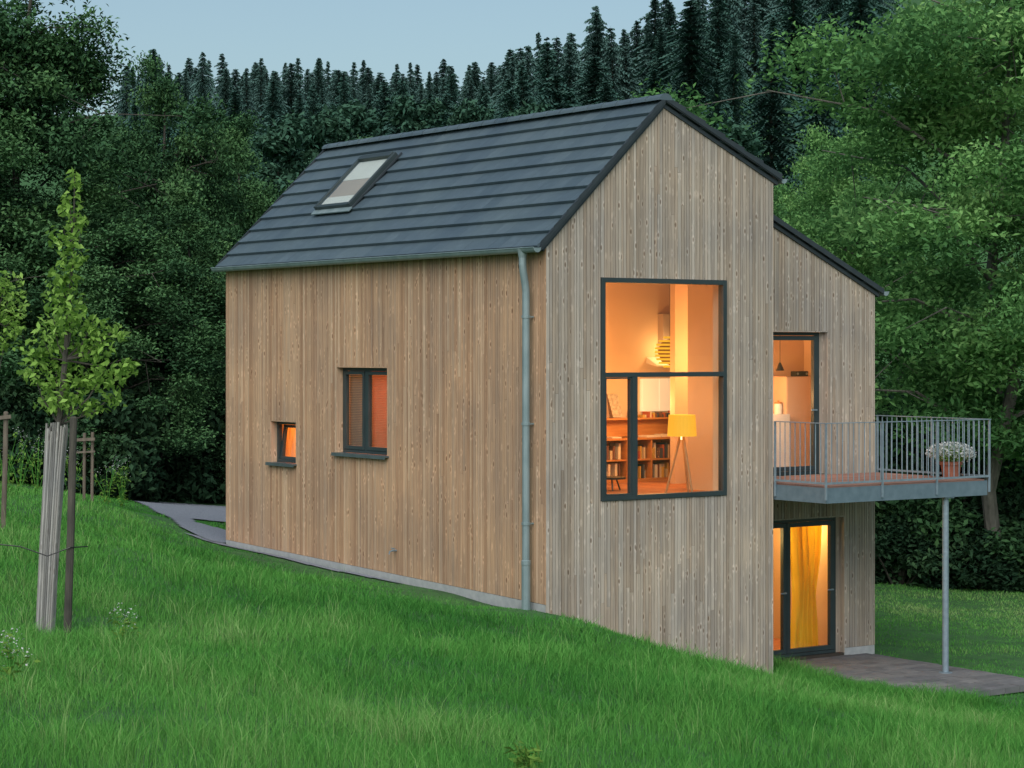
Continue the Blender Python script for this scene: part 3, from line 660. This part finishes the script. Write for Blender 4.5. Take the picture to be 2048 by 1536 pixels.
# upper room behind the balcony door
a7,b7,z0_,z1_=FB(1572,1640,753,930,2.2); cb=thing('tall_cabinet','pale peach tall cabinet carrying a radio behind the balcony door','cabinet',((a7+b7)/2,2.3,FZ))
m=MB(); m.box(a7,b7+.2,2.2,YP-.01,FZ,z1_); m.build('carcass','peach',cb); m=MB(); m.box(a7+.01,b7+.19,2.185,2.199,FZ+.06,z1_-.01); m.build('door','peach',cb)
a8,b8,z0_,z1b=FB(1586,1612,740,752,2.32); rd=thing('radio','small black radio on top of the peach cabinet','radio',((a8+b8)/2,2.32,z1_)); m=MB(); m.box(a8,b8,2.26,2.38,z1_+.001,z1_+.085); m.build('body','black',rd,bevel=.01)
for sx in (a8+.045,b8-.045):
    m=MB(); m.tube([(sx,2.259,z1_+.043),(sx,2.25,z1_+.043)],.02,12); m.build('speaker','galv',rd)
q=onY(1560,735,2.0); pn=thing('pendant_lamp','dark cone pendant lamp hanging behind the balcony door','lamp',(q[0],2.0,q[1])); m=MB(); m.lathe((q[0],2.0,q[1]),[(.07,-.05),(.025,.05),(.012,.08)],16); m.build('lamp_shade','black',pn); m=MB(); m.tube([(q[0],2.0,q[1]+.08),(q[0],2.0,T(q[0])-.235)],.005,6); m.build('cord','black',pn)
q=onY(1556,815,2.3); jr=thing('storage_jar','white lidded jar behind the edge of the balcony door','jar',(q[0],2.3,q[1]-.1)); m=MB(); m.lathe((q[0],2.3,q[1]-.1),[(0,0),(.06,0),(.07,.1),(.06,.16),(0,.16)],14); m.build('body','white',jr); m=MB(); m.lathe((q[0],2.3,q[1]+.062),[(.062,0),(.062,.02),(.015,.03),(.015,.05),(0,.05)],14); m.build('lid','furn',jr)
m=MB(); m.box(q[0]-.7,a7-.01,2.1,YP-.01,FZ,q[1]-.101); o=m.build('sideboard','white'); tag(o,'white sideboard standing left of the peach cabinet','sideboard')
light('upper_door_light',(4.7,1.85,-.1),60,(1,.47,.16)); light('upper_door_glow',(5.6,1.9,-.75),22,(1,.5,.2))
# lower room
a9,b9,z0_,z1_=FB(1580,1640,1046,1292,S+.62); cu=curtain_mesh('y',a9,b9,-4.72,z1_,S+.62,.075,5,1.,24,.30).build('door_curtain','curtain',None,smooth=True); tag(cu,'long yellow curtain hanging behind the patio door','curtain')
m=MB(); m.tube([(a9-.5,S+.62,z1_+.03),(R-.31,S+.62,z1_+.03)],.012,8); m.build('curtain_rail','galv',house)
a10,b10,z0_,z1_=FB(1644,1664,1185,1285,2.6); m=MB(); m.box(a10,b10+.15,2.6,2.63,z0_,z1_); fr=m.build('picture_frame','black'); tag(fr,'dark framed picture leaning right of the yellow curtain','picture'); m=MB(); m.box(a10+.03,b10+.12,2.594,2.599,z0_+.03,z1_-.03); m.build('picture_sheet','furn2',fr)
light('lower_room_light',(5.0,1.68,-2.9),30,(1,.64,.24)); light('lower_room_lamp',(6.75,2.5,-2.8),56,(1,.60,.2))
light('bedroom_light',(1.3,4.6,-.8),90,(1,.42,.16)); light('bath_light',(1.2,7.3,-.8),130,(1,.5,.16))
# potted flowers on the balcony
fp=(7.14,-.55,zd+.001); t=thing('flower_pot','terracotta pot of white flowers standing at the balcony corner','plant',fp)
m=MB(); m.lathe(fp,[(0,0),(.12,0),(.155,.2),(.175,.2),(.18,.25),(.16,.25),(.15,.22),(0,.22)],20); m.build('pot','terracotta',t)
n=900; q=RNG.normal(size=(n,3)); q=unit(q)*(RNG.random((n,1))**.4); q=q*np.array([.30,.30,.14])+np.array([fp[0],fp[1],fp[2]+.36])
leaves('foliage',q,RNG.uniform(.04,.08,n),RNG.uniform(.015,.03,n),RNG.random(n)*.5,'leaf_young',t)
n=1200; q=RNG.normal(size=(n,3)); q[:,2]=np.abs(q[:,2])-.3; q=unit(q)*RNG.uniform(.8,1.14,(n,1)); q=q*np.array([.33,.33,.17])+np.array([fp[0],fp[1],fp[2]+.36])
leaves('blossom',q,RNG.uniform(.025,.045,n),RNG.uniform(.025,.045,n),RNG.random(n),'petal',t,up=.9)
# ------------------------------------------------------------------ TREES
def broad(name,seed,H,Rc,th_,nclump,per,ls,leafmat,up=.7,low=.12,rs=1.,flat=.6,tr=.16,lean=.25,bark='bark'):
    rg=np.random.default_rng(seed); rr=random.Random(seed)
    root=thing(name,'','tree')
    m=MB(); tp=[]; bx_=0;by_=0
    for i in range(7):
        s=i/6; bx_+=rr.uniform(-lean,lean); by_+=rr.uniform(-lean,lean); tp.append(Vector((bx_ if i else 0,by_ if i else 0,s*H*.88)))
    m.tube(tp,[tr*(1-.85*i/6)*H/14+.02 for i in range(7)],9)
    def tpt(z):
        s=min(5.999,max(0,z/(H*.88)*6)); i=int(s); return tp[i].lerp(tp[i+1],s-i)
    cl=[]
    nl=24
    for i in range(nl):
        zs=th_+(H*.9-th_)*((i+.5)/nl)**.9
        az=i*2.4+rr.uniform(-.4,.4)
        s=(zs-th_)/(H-th_); env=Rc*(math.sin(math.pi*min(1,(s*.82+low+.1)))**.7)*rr.uniform(.72,1.12)
        st=tpt(zs*.86); d=Vector((math.cos(az),math.sin(az),0))
        e=st+d*env*.92+Vector((0,0,rr.uniform(.1,.40)*env+.3)); mid=st.lerp(e,.5)+Vector((0,0,.12*env))
        m.tube([st,mid,e],[.05*H/14*(1.1-s*.6),.028*H/14,.010],6,cap=False)
        for k in range(max(3,int(nclump/nl))):
            u=rr.uniform(.3,1.05); base=st.lerp(mid,u*2) if u<.5 else mid.lerp(e,(u-.5)*2)
            off=Vector((rr.gauss(0,1),rr.gauss(0,1),rr.gauss(0,.8)))*(.28*env*.6+.25)
            c_=base+off; m.tube([base,c_],[.015,.005],4,cap=False); cl.append((c_,rr.uniform(.5,1.25)*rs))
    for i in range(9): cl.append((Vector((bx_+rr.gauss(0,.5),by_+rr.gauss(0,.5),H*rr.uniform(.86,.99))),rr.uniform(.5,.9)))
    m.build('trunk',bark,root)
    pts=[];tn=[]
    for c_,rad in cl:
        n=int(per*rad*rad); rad*=Rc/5*.95+.05
        q=rg.normal(size=(n,3)); q=unit(q)*(rg.random((n,1))**.45)*rg.uniform(.6,1.3,(n,1)); q[:,2]*=flat
        q[:,2]-=.16*(q[:,0]**2+q[:,1]**2)*rad
        pts.append(q*rad+np.array(c_)); tn.append(np.clip(rr.uniform(.05,.75)+rg.normal(0,.13,n)+.3*q[:,2],0,1))  # tint rises with height in the clump, shading put into leaf colour
    pts=np.concatenate(pts); tn=np.concatenate(tn); n=len(pts)
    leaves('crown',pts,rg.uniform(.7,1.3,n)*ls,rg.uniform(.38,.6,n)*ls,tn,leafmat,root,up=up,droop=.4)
    return root
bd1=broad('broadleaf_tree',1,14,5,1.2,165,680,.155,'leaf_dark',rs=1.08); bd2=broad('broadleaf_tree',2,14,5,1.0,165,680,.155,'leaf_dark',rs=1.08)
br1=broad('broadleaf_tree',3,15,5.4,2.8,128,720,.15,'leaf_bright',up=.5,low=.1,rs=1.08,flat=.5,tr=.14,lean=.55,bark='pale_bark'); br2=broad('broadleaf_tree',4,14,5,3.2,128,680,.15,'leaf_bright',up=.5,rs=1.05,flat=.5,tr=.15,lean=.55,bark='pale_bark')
fa1=broad('broadleaf_tree',5,13,5,1.2,120,420,.30,'leaf_far',rs=1.1)
used=set()
def place(proto,px,f,ytop,Rm,H0,R0,label,rot,group=None,zbase=None,cat='tree'):
    r=(px-1024)/FPX*f; x,y=rf2xy(r,f); zb=tz(x,y)-.15; zt=(HOR-ytop)/FPX*f
    o=proto if proto.name not in used else copy_tree(proto)
    used.add(proto.name); o.location=(x,y,zb); s=(zt-zb)/H0; o.scale=(Rm/R0,Rm/R0,s); o.rotation_euler=(0,0,rot)
    o['label']=label; o['category']=cat
    if group: o['group']=group
    elif 'group' in o: del o['group']
    return o
place(bd1,40,50,-150,4.1,14,5,'tallest dark green tree at the left edge of the photo',.3)
place(bd2,325,57,115,2.9,14,5,'dark tree whose crown rises just right of the tallest left tree',1.2)
place(bd1,480,62,235,3.2,14,5,'dark tree partly behind the left end of the tiled roof',2.5)
place(bd2,170,48,330,3.2,14,5,'lower dark tree in front of the tallest left tree',4.1)
place(bd1,385,50,420,2.6,14,5,'lower dark tree beside the left corner of the house',5.0)
place(bd2,-190,46,120,3.5,14,5,'dark tree cut off by the left edge of the photo',.9)
place(br1,2000,46,-260,5.6,15,5.4,'tall bright green tree filling the right edge of the photo',.6)
place(br2,1630,57,225,2.7,14,5,'pale green tree peeping over the right roof slope',2.2)
place(br2,1840,53,230,3.8,14,5,'mid green tree behind the balcony and the rear gable',3.7)
place(br1,2330,44,0,4.0,15,5.4,'bright green tree cut off by the right edge of the photo',4.4)
for i,(px,f,yt,Rm) in enumerate(((540,84,255,5),(640,92,225,5),(735,100,215,5.5),(835,108,205,5.5),(930,112,215,5),(1040,116,215,5.5),(470,78,290,4),(1490,90,255,5),(1400,100,260,5))):
    place(fa1,px,f,yt,Rm,13,5,'rounded dark broadleaf tree at the foot of the conifer hill behind the house',i*1.3,'broadleaf trees below the conifers')
# shrubs
def shrub(seed,mat,n,ls):
    rg=np.random.default_rng(seed); rr=random.Random(seed); root=thing('shrub','','shrub'); m=MB(); pts=[];tn=[]
    for i in range(34):
        a=rr.uniform(0,6.28); rad=rr.uniform(0,1.25); h=rr.uniform(.15,1.9)*(1.1-.35*rad/1.25)
        c_=np.array([rad*math.cos(a),rad*math.sin(a),h]); m.tube([(c_[0]*.15,c_[1]*.15,0),(c_[0]*.6,c_[1]*.6,h*.6),tuple(c_)],[.03,.02,.006],5,cap=False)
        q=rg.normal(size=(n,3)); q=unit(q)*(rg.random((n,1))**.5)*np.array([.45,.45,.35])*rr.uniform(.6,1.35); pts.append(q+c_); tn.append(np.clip(rr.uniform(.1,.7)+rg.normal(0,.14,n),0,1))
    m.build('stems','bark',root); pts=np.concatenate(pts); tn=np.concatenate(tn); k=len(pts)
    leaves('foliage',pts,rg.uniform(.7,1.3,k)*ls,rg.uniform(.4,.6,k)*ls,tn,mat,root,up=.5); return root
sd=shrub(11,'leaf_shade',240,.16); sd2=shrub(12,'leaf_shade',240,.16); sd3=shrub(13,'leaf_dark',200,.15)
for i,(px,f,yt,Rm) in enumerate(((10,46,760,1.5),(90,47,720,1.7),(190,46.5,780,1.5),(275,48.5,740,1.7),(350,49.5,760,1.6),(430,50,720,1.8),(500,52,700,1.8),(240,50,640,2.0),(400,52,620,2.0),(60,50,620,2.2),(150,49,850,1.4),(320,49.2,870,1.4),(410,49.3,880,1.4))):
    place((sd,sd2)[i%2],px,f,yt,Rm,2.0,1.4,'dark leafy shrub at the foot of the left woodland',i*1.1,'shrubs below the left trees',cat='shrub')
for i,(px,f,yt,Rm) in enumerate(((1740,48,900,1.8),(1800,46.5,1030,1.3),(1860,47,960,1.7),(1930,46,1060,1.2),(2000,46.5,990,1.6),(2080,46,1030,1.5),(1770,50,820,2.0),(1960,51,880,2.0),(2060,50,860,2.0),(1870,50,820,2.0),(1690,50,850,2))):
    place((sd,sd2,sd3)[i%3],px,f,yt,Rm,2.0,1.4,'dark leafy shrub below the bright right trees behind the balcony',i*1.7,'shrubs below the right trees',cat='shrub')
# conifers
def conifer(seed,H,Rb,mat,shape):
    rg=np.random.default_rng(seed); rr=random.Random(seed); root=thing('spruce_tree','','tree'); m=MB(); m.tube([(0,0,0),(0,0,H*.5),(0,0,H*.98)],[.22,.13,.02],7); m.build('trunk','bark',root)
    V=[];tn=[]
    z=1.2; lop=[rr.uniform(.8,1.2) for _ in range(8)]
    while z<H-.15:
        s=z/H; rad=Rb*(1-s)**shape*rr.uniform(.72,1.18)+.18; nb=max(5,int(9-3*s)); ph=rr.uniform(0,6.28)
        for k in range(nb):
            a=ph+6.283*k/nb+rr.uniform(-.3,.3); L_=rad*rr.uniform(.45,1.25)*lop[int(a/6.284*8)%8]; d=np.array([math.cos(a),math.sin(a),0]); sd_=np.array([-d[1],d[0],0]); tt=rr.uniform(.05,.9)
            dr=.36+.3*(1-s); zj=z+rr.uniform(-.4,.4)
            ns=max(3,int(L_/.32))
            for j in range(ns):
                t=(j+.5)/ns; c_=d*L_*t+np.array([0,0,zj-dr*L_*t*t+.10*L_*t]); w_=.66*(1-t*.5)*min(1,L_/1.3)+.14
                for sg in (-1,1):
                    e=c_+sd_*sg*w_*rr.uniform(.7,1.3)+d*w_*.6+np.array([0,0,-w_*rr.uniform(.3,1.0)])
                    V+=[c_-d*.2,c_+d*.22+np.array([0,0,.06]),e]; tn+=[tt+rr.uniform(-.2,.2)]*3
            e=d*L_*1.08+np.array([0,0,zj-dr*L_*1.1+.1*L_]); c_=d*L_*.6+np.array([0,0,zj-dr*L_*.36+.07*L_]); V+=[c_+sd_*.14,c_-sd_*.14,e]; tn+=[tt]*3
        z+=(.26+.26*(1-s))*rr.uniform(.85,1.15)
    V+= [np.array([.12,0,H-.9]),np.array([-.12,.05,H-.9]),np.array([0,0,H+.25])]; tn+=[.5]*3
    V=np.array(V); np_mesh('crown',V,np.arange(len(V)).reshape(-1,3),np.clip(tn,0,1),mat,root); return root
cons=[conifer(20+i,20,3.8+.6*(i%3),'needle',(.85,.65,1.0,.7,.9)[i]) for i in range(5)]
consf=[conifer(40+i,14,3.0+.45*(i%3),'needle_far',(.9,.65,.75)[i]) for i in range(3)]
rc_=random.Random(5); cnt=0
def put(pr,px,ff,h,H0,wf):
    r=(px-1024)/FPX*ff; x,y=rf2xy(r,ff); zb=tz(x,y)-.4
    o=pr if pr.name not in used else copy_tree(pr); used.add(pr.name)
    o.location=(x,y,zb); k=h/H0; kk=(k*.6+.4*.8)*wf; o.scale=(kk,kk*rc_.uniform(.85,1.15),k); o.rotation_euler=(rc_.uniform(-.03,.03),rc_.uniform(-.03,.03),rc_.uniform(0,6.28))
    if px>1040: o['label']='tall spruce in the dense conifer slope above the right half of the roof'; o['group']='conifers on the right slope'
    elif px>640: o['label']='spruce in the conifer wood above the left half of the roof'; o['group']='conifers in the middle'
    else: o['label']='spruce on the distant ridge right of the tall left trees'; o['group']='conifers on the distant ridge'
    o['category']='tree'
# left and middle of the hill
for f,sp in [(160,6.),(185,5.6),(212,5.2),(240,5.),(268,5.),(296,4.8)]:
    n=int(.176*f/sp)
    for i in range(n):
        px=255+785*(i+rc_.uniform(0,1))/n
        h=rc_.uniform(6.5,13) if px<860 else rc_.uniform(8.5,14)
        put(cons[rc_.randrange(5)],px,f+rc_.uniform(-11,11),h,20,rc_.uniform(.95,1.5)); cnt+=1
# right slope: low in front, climbing to the upper right
for f,sp in [(155,6.),(178,5.4),(200,5.),(222,4.7),(244,4.5),(266,4.3),(288,4.2),(310,4.2),(332,4.2),(352,4.2)]:
    n=int(.172*f/sp)
    for i in range(n):
        px=1005+770*(i+rc_.uniform(0,1))/n
        h=rc_.uniform(8,14.5)
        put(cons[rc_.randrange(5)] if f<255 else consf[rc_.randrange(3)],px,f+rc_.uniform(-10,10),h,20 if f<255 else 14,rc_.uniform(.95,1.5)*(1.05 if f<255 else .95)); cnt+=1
for f in (385,430,475,515,545,555):
    n=int(.178*f/5.1)
    for i in range(n):
        px=250+795*(i+rc_.uniform(0,1))/n; ff=min(556,f+rc_.uniform(-15,12))
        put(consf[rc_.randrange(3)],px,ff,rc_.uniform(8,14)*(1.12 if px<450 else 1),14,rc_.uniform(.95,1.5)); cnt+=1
print('conifers',cnt)
# young staked tree in the meadow
def young(f,trunk,rad,clumps,per,label,ls=.075):
    bx0=P(*trunk[0],f); root=thing('young_tree',label,'tree',bx0)
    m=MB(); pts=[P(px,py,f) for px,py in trunk]; m.tube(pts,rad,8); Pt=[];tn=[]
    for (cx,cy,rx,ry) in clumps:
        c_=P(cx,cy,f); k=f/FPX; c_=c_+Vector((sA,cA,0))*random.uniform(-.9,.9)*rx*k
        b=min(pts,key=lambda p:abs(p.z-(c_.z-.25))); m.tube([b,b.lerp(c_,.6)+Vector((0,0,-.03)),c_+Vector((0,0,ry*k*.7))],[.012,.008,.003],5,cap=False)
        n=int(per*rx*ry/2400); q=RNG.normal(size=(n,3)); q=unit(q)*(RNG.random((n,1))**.5)*np.array([rx*k,rx*k,ry*k])*1.12; Pt.append(q+np.array(c_)); tn.append(np.clip(random.uniform(.25,.75)+RNG.normal(0,.22,n),0,1))
    m.build('trunk','bark',root); Pt=np.concatenate(Pt); tn=np.concatenate(tn); n=len(Pt)
    leaves('crown',Pt,RNG.uniform(.7,1.35,n)*ls,RNG.uniform(.45,.65,n)*ls,tn,'leaf_young',root,up=.5,droop=.6); return root
yt=young(22,[(92,1272),(108,960),(118,850),(130,720),(140,600),(147,480),(150,352)],[.05,.04,.035,.028,.02,.012,.004],
 [(150,368,15,28),(138,410,24,26),(152,445,24,26),(132,480,32,28),(152,520,28,32),(134,560,34,32),(128,600,42,34),(152,640,42,32),(104,655,46,32),(188,655,32,26),(80,705,44,32),(142,705,48,36),(205,695,34,28),(236,665,22,18),(64,745,28,24),(110,762,48,32),(168,768,48,34),(222,750,40,28),(250,732,24,22),(130,808,40,28),(188,814,34,22),(94,805,26,20),(234,798,24,18)],210,'young staked tree with pale trunk guard and bright green leaves in the left meadow',.082)
m=MB(); ns=24
for k in range(ns):
    a=6.283*k/ns+random.uniform(-.08,.08)
    def gp(px,py,r): 
        c_=P(px,py,22); return c_+Vector((math.cos(a),math.sin(a),0))*r
    j=random.uniform(-.010,.012); j2=random.uniform(-.008,.012); m.tube([gp(90,1280,.076+j),gp(100,1090,.080+j2),gp(108,960,.085+j),gp(115,855+random.uniform(-12,12),.094+j2)],[.0135,.0135,.013,.0115],5,random.random())
m.build('trunk_guard','reed',yt)
young(30,[(-20,1062),(-18,800),(-14,640),(-10,520)],[.04,.03,.02,.005],[(12,568,36,28),(-25,560,40,40),(18,610,38,34),(-20,620,50,40),(24,655,30,28),(-25,680,46,34),(12,690,26,20),(-60,600,40,50)],200,'young leafy tree cut off at the left edge of the photo',.09)
def stake(f,x0,y0,x1,y1,r,label,mat='stake'):
    a=P(x0,y0,f); b=P(x1,y1,f); a.z=min(a.z,tz(a.x,a.y)-.05); t=thing('stake',label,'stake',a); m=MB(); m.tube([a,a.lerp(b,.5)+Vector((.006,0,0)),b,b+Vector((0,0,.015))],[r,r*.97,r*.93,r*.6],10); m.build('pole',mat,t); return t
stake(21.8,134,1272,147,836,.04,'dark round stake beside the pale trunk guard','bark')
s2=stake(30,6,1055,12,825,.036,'grey wooden stake at the left edge of the photo'); m=MB(); m.bar(P(-4,836,29.95),P(22,833,29.95),.03,.05); m.build('crosspiece','stake',s2)
sf=thing('tree_support','small wooden tree stake frame with crossbars in front of the dark woodland','stake',P(170,1004,38)); 
for (a,b) in ((168,866),(184,864)):
    m=MB(); m.tube([P(a,1012,38),P(a+1,b,38)],.028,8); m.build('post','stake',sf)
for (q,h) in ((879,.05),(904,.03)):
    m=MB(); m.bar(P(150,q+1,37.9),P(190,q-1,37.9),.03,h); m.build('crossbar','stake',sf)
tr=MB(); tr.tube([P(-10,1088,21.8),P(40,1093,21.8),P(95,1112,21.7),P(140,1095,21.75),P(175,1093,21.9)],.006,5); o=tr.build('tie_wire','black'); tag(o,'thin dark tie wire crossing the pale trunk guard','wire')
# ------------------------------------------------------------------ GRASS (stuff)
def excl(x,y):
    hs=((x>-.06)&(x<W)&(y>-.02)&(y<L+.1))|((x>W-.1)&(x<R+.1)&(y>S-.05)&(y<L+.1))
    return hs|((x>5.08)&(x<7.08)&(y>-2.42)&(y<1.5))|(inpoly(x,y,path_poly)&~inpoly(x,y,lawn_poly))|inpoly(x,y,strip_poly)
def grass(n,f0,f1,hmin,hmax,wk,name,label,tuft=0,tb=.40,box=None):
    if box:
        x=RNG.uniform(box[0],box[1],n); y=RNG.uniform(box[2],box[3],n); _,f=xy2rf(x,y); tt0=np.zeros(n); hk=np.full(n,1.9); outw=RNG.uniform(0,6.283,n)
    elif tuft:
        nt_=n//tuft; f=f0+(f1-f0)*RNG.random(nt_); px=RNG.uniform(-250,2300,nt_); r=(px-1024)/FPX*f; xc,yc=rf2xy(r,f)
        sp=RNG.uniform(.05,.18,nt_); tt0=np.repeat(RNG.uniform(-.25,.3,nt_),tuft); hk=np.repeat(RNG.uniform(.6,1.2,nt_),tuft)
        ox=RNG.normal(size=nt_*tuft); oy=RNG.normal(size=nt_*tuft); spr=np.repeat(sp,tuft)
        x=np.repeat(xc,tuft)+ox*spr; y=np.repeat(yc,tuft)+oy*spr; f=np.repeat(f,tuft); outw=np.arctan2(oy,ox)
    else:
        f=f0+(f1-f0)*RNG.random(n); px=RNG.uniform(-250,2300,n); r=(px-1024)/FPX*f; x,y=rf2xy(r,f); tt0=np.zeros(n); hk=np.ones(n); outw=RNG.uniform(0,6.283,n)
    k=~excl(x,y)
    if tuft: k&=~((x>-1.3)&(y>-.9))&~((x>3.6)&(y>-3.6))
    x,y,f,tt0,hk,outw=x[k],y[k],f[k],tt0[k],hk[k],outw[k]; n=len(x); z=terrain(x,y)
    pn=np.sin(x*1.3+1.7*np.sin(y*.9))*np.cos(y*1.1+1.3*np.sin(x*.7)); pn2=np.sin(x*3.7+y*2.1+np.sin(y*5))*np.cos(y*4.3-x*1.9+np.sin(x*3)); pn3=np.sin(x*.45+y*.3)*np.cos(y*.5-x*.2)
    h=RNG.uniform(hmin,hmax,n)*(1+.38*pn+.3*pn2)*np.where(f<30,1,.8)*hk
    near=((x>-1.6)&(x<.2)&(y>-.5)); h=np.where(near,h*np.clip(.25+.35*(-x-.3),.25,.8),h); h=np.where((x>5.2)&(y>-3.5),h*.5,h); h=np.where((x>0)&(x<4.1)&(y>-.7),h*.55,h)
    seed=(RNG.random(n)<.012)&(x<-1.5); h=np.where(seed,h*2.0,h)
    w=wk*(f/20)*RNG.uniform(.6,1.2,n)*np.where(seed,.7,1)
    az=RNG.uniform(0,6.283,n); lean=RNG.uniform(.1,.95,n)*h*np.where(seed,.5,1); azl=outw+RNG.normal(0,.5,n)
    s=np.c_[np.cos(az+1.57),np.sin(az+1.57),np.zeros(n)]; ld=np.c_[np.cos(azl),np.sin(azl),np.zeros(n)]
    b=np.c_[x,y,z-.01]; up=np.c_[np.zeros(n),np.zeros(n),h]
    V=np.empty((n,5,3)); V[:,0]=b-s*w[:,None]/2; V[:,1]=b+s*w[:,None]/2
    mid=b+up*.6+ld*lean[:,None]*.3; V[:,2]=mid+s*w[:,None]*.4; V[:,3]=mid-s*w[:,None]*.4; V[:,4]=b+up+ld*lean[:,None]
    i=np.arange(n)[:,None]*5; Ft=np.concatenate([i+[0,1,2],i+[0,2,3],i+[3,2,4]],0)
    t=np.clip(tb+tt0+.16*pn+.12*pn2+.20*pn3+RNG.normal(0,.12,n)+seed*.45+.22*((f>35)&(x>4)),0,1)  # last term lightens grass behind the terrace to offset the shade there
    o=np_mesh(name,V.reshape(-1,3),Ft,np.repeat(t,5),'grass'); o['kind']='stuff'; o['label']=label; o['category']='grass'; return o
grass(430000,11.5,47,.05,.15,.006,'meadow_grass','tall green meadow grass sloping down around the house')
grass(48000,11.5,34,.11,.23,.006,'grass_tufts','longer uneven grass tufts scattered over the meadow',30,.42)
grass(9000,0,0,.05,.13,.006,'patio_edge_grass','grass growing over the left and front edges of the patio',0,.40,(4.15,5.25,-3.4,1.2))
# weeds
def weed(px,f,h,label,flower=False,n=60):
    x,y=rf2xy((px-1024)/FPX*f,f); z=tz(x,y); t=thing('weed',label,'weed',(x,y,z)); m=MB(); Pt=[]; fl=[]
    for k in range(7):
        a=random.uniform(0,6.28); d=Vector((math.cos(a),math.sin(a),0))*h*random.uniform(.1,.45); e=Vector((x,y,z))+d+Vector((0,0,h*random.uniform(.7,1.05))); m.tube([(x,y,z-.02),Vector((x,y,z)).lerp(e,.5)-d*.15,e],[.006,.005,.002],5,cap=False)
        for q in range(n//7): s=random.random(); Pt.append(Vector((x,y,z)).lerp(e,s)+Vector((random.gauss(0,.04),random.gauss(0,.04),random.gauss(0,.03))))
        for q in range(10): fl.append(e+Vector((random.gauss(0,.03),random.gauss(0,.03),random.gauss(0,.05))))
    m.build('stem','grass',t); n=len(Pt); leaves('foliage',np.array(Pt),RNG.uniform(.06,.12,n),RNG.uniform(.02,.04,n),RNG.random(n)*.2,'leaf_young',t)
    if flower: n=len(fl); leaves('blossom',np.array(fl),RNG.uniform(.012,.025,n),RNG.uniform(.012,.02,n),RNG.random(n),'petal',t)
    return t
weed(250,20.5,.32,'weed with small white flowers in the grass right of the young tree',True)
weed(20,16.5,.36,'white flowering weed at the left edge of the meadow',True)
weed(1045,14.0,.15,'broad leaved weed in the grass at the bottom of the photo',False,110)
for i,(px,f,h) in enumerate(((40,39,.9),(75,40,1.1),(110,39,.8),(215,40,.8),(245,41,.9),(10,38,1.0),(140,41,.9))):
    w_=weed(px,f,h,'tall pale flowering weed at the dark wood edge behind the young tree',True,110); w_['group']='tall weeds at the left wood edge'
# ------------------------------------------------------------------ light, sky, camera
sun_dir=Vector((-.50,-.53,.69)).normalized()
w=bpy.data.worlds.new('World'); bpy.context.scene.world=w; w.use_nodes=True; nt=w.node_tree; bg=nt.nodes['Background']
sk_=nt.nodes.new('ShaderNodeTexSky'); sk_.sky_type='NISHITA'; sk_.sun_disc=False; sk_.sun_elevation=math.asin(sun_dir.z); sk_.sun_rotation=math.atan2(sun_dir.x,sun_dir.y); sk_.air_density=1.0; sk_.dust_density=2.; sk_.ozone_density=1.5
hs=nt.nodes.new('ShaderNodeHueSaturation'); hs.inputs['Saturation'].default_value=.8
mxs=nt.nodes.new('ShaderNodeMix'); mxs.data_type='RGBA'; mxs.blend_type='MULTIPLY'; mxs.inputs[0].default_value=1; mxs.inputs[7].default_value=(.88,1.0,.98,1)
nt.links.new(sk_.outputs[0],hs.inputs['Color']); nt.links.new(hs.outputs[0],mxs.inputs[6]); nt.links.new(mxs.outputs[2],bg.inputs['Color']); bg.inputs['Strength'].default_value=.115
sl=bpy.data.lights.new('sun','SUN'); sl.energy=2.4; sl.angle=math.radians(65); sl.color=(1,.97,.95); so=bpy.data.objects.new('sun',sl); C.objects.link(so); so.rotation_euler=sun_dir.to_track_quat('Z','Y').to_euler()
cam=bpy.data.cameras.new('camera'); co=bpy.data.objects.new('camera',cam); C.objects.link(co); co.location=(CX,CY,0); co.rotation_euler=(math.pi/2,0,-ANG)
cam.lens=FPX/2048*36; cam.sensor_width=36; cam.shift_y=-(768-HOR)/2048; cam.clip_start=.5; cam.clip_end=2500
sc=bpy.context.scene; sc.camera=co; sc.view_settings.view_transform='Standard'; sc.view_settings.look='None'; sc.view_settings.exposure=0
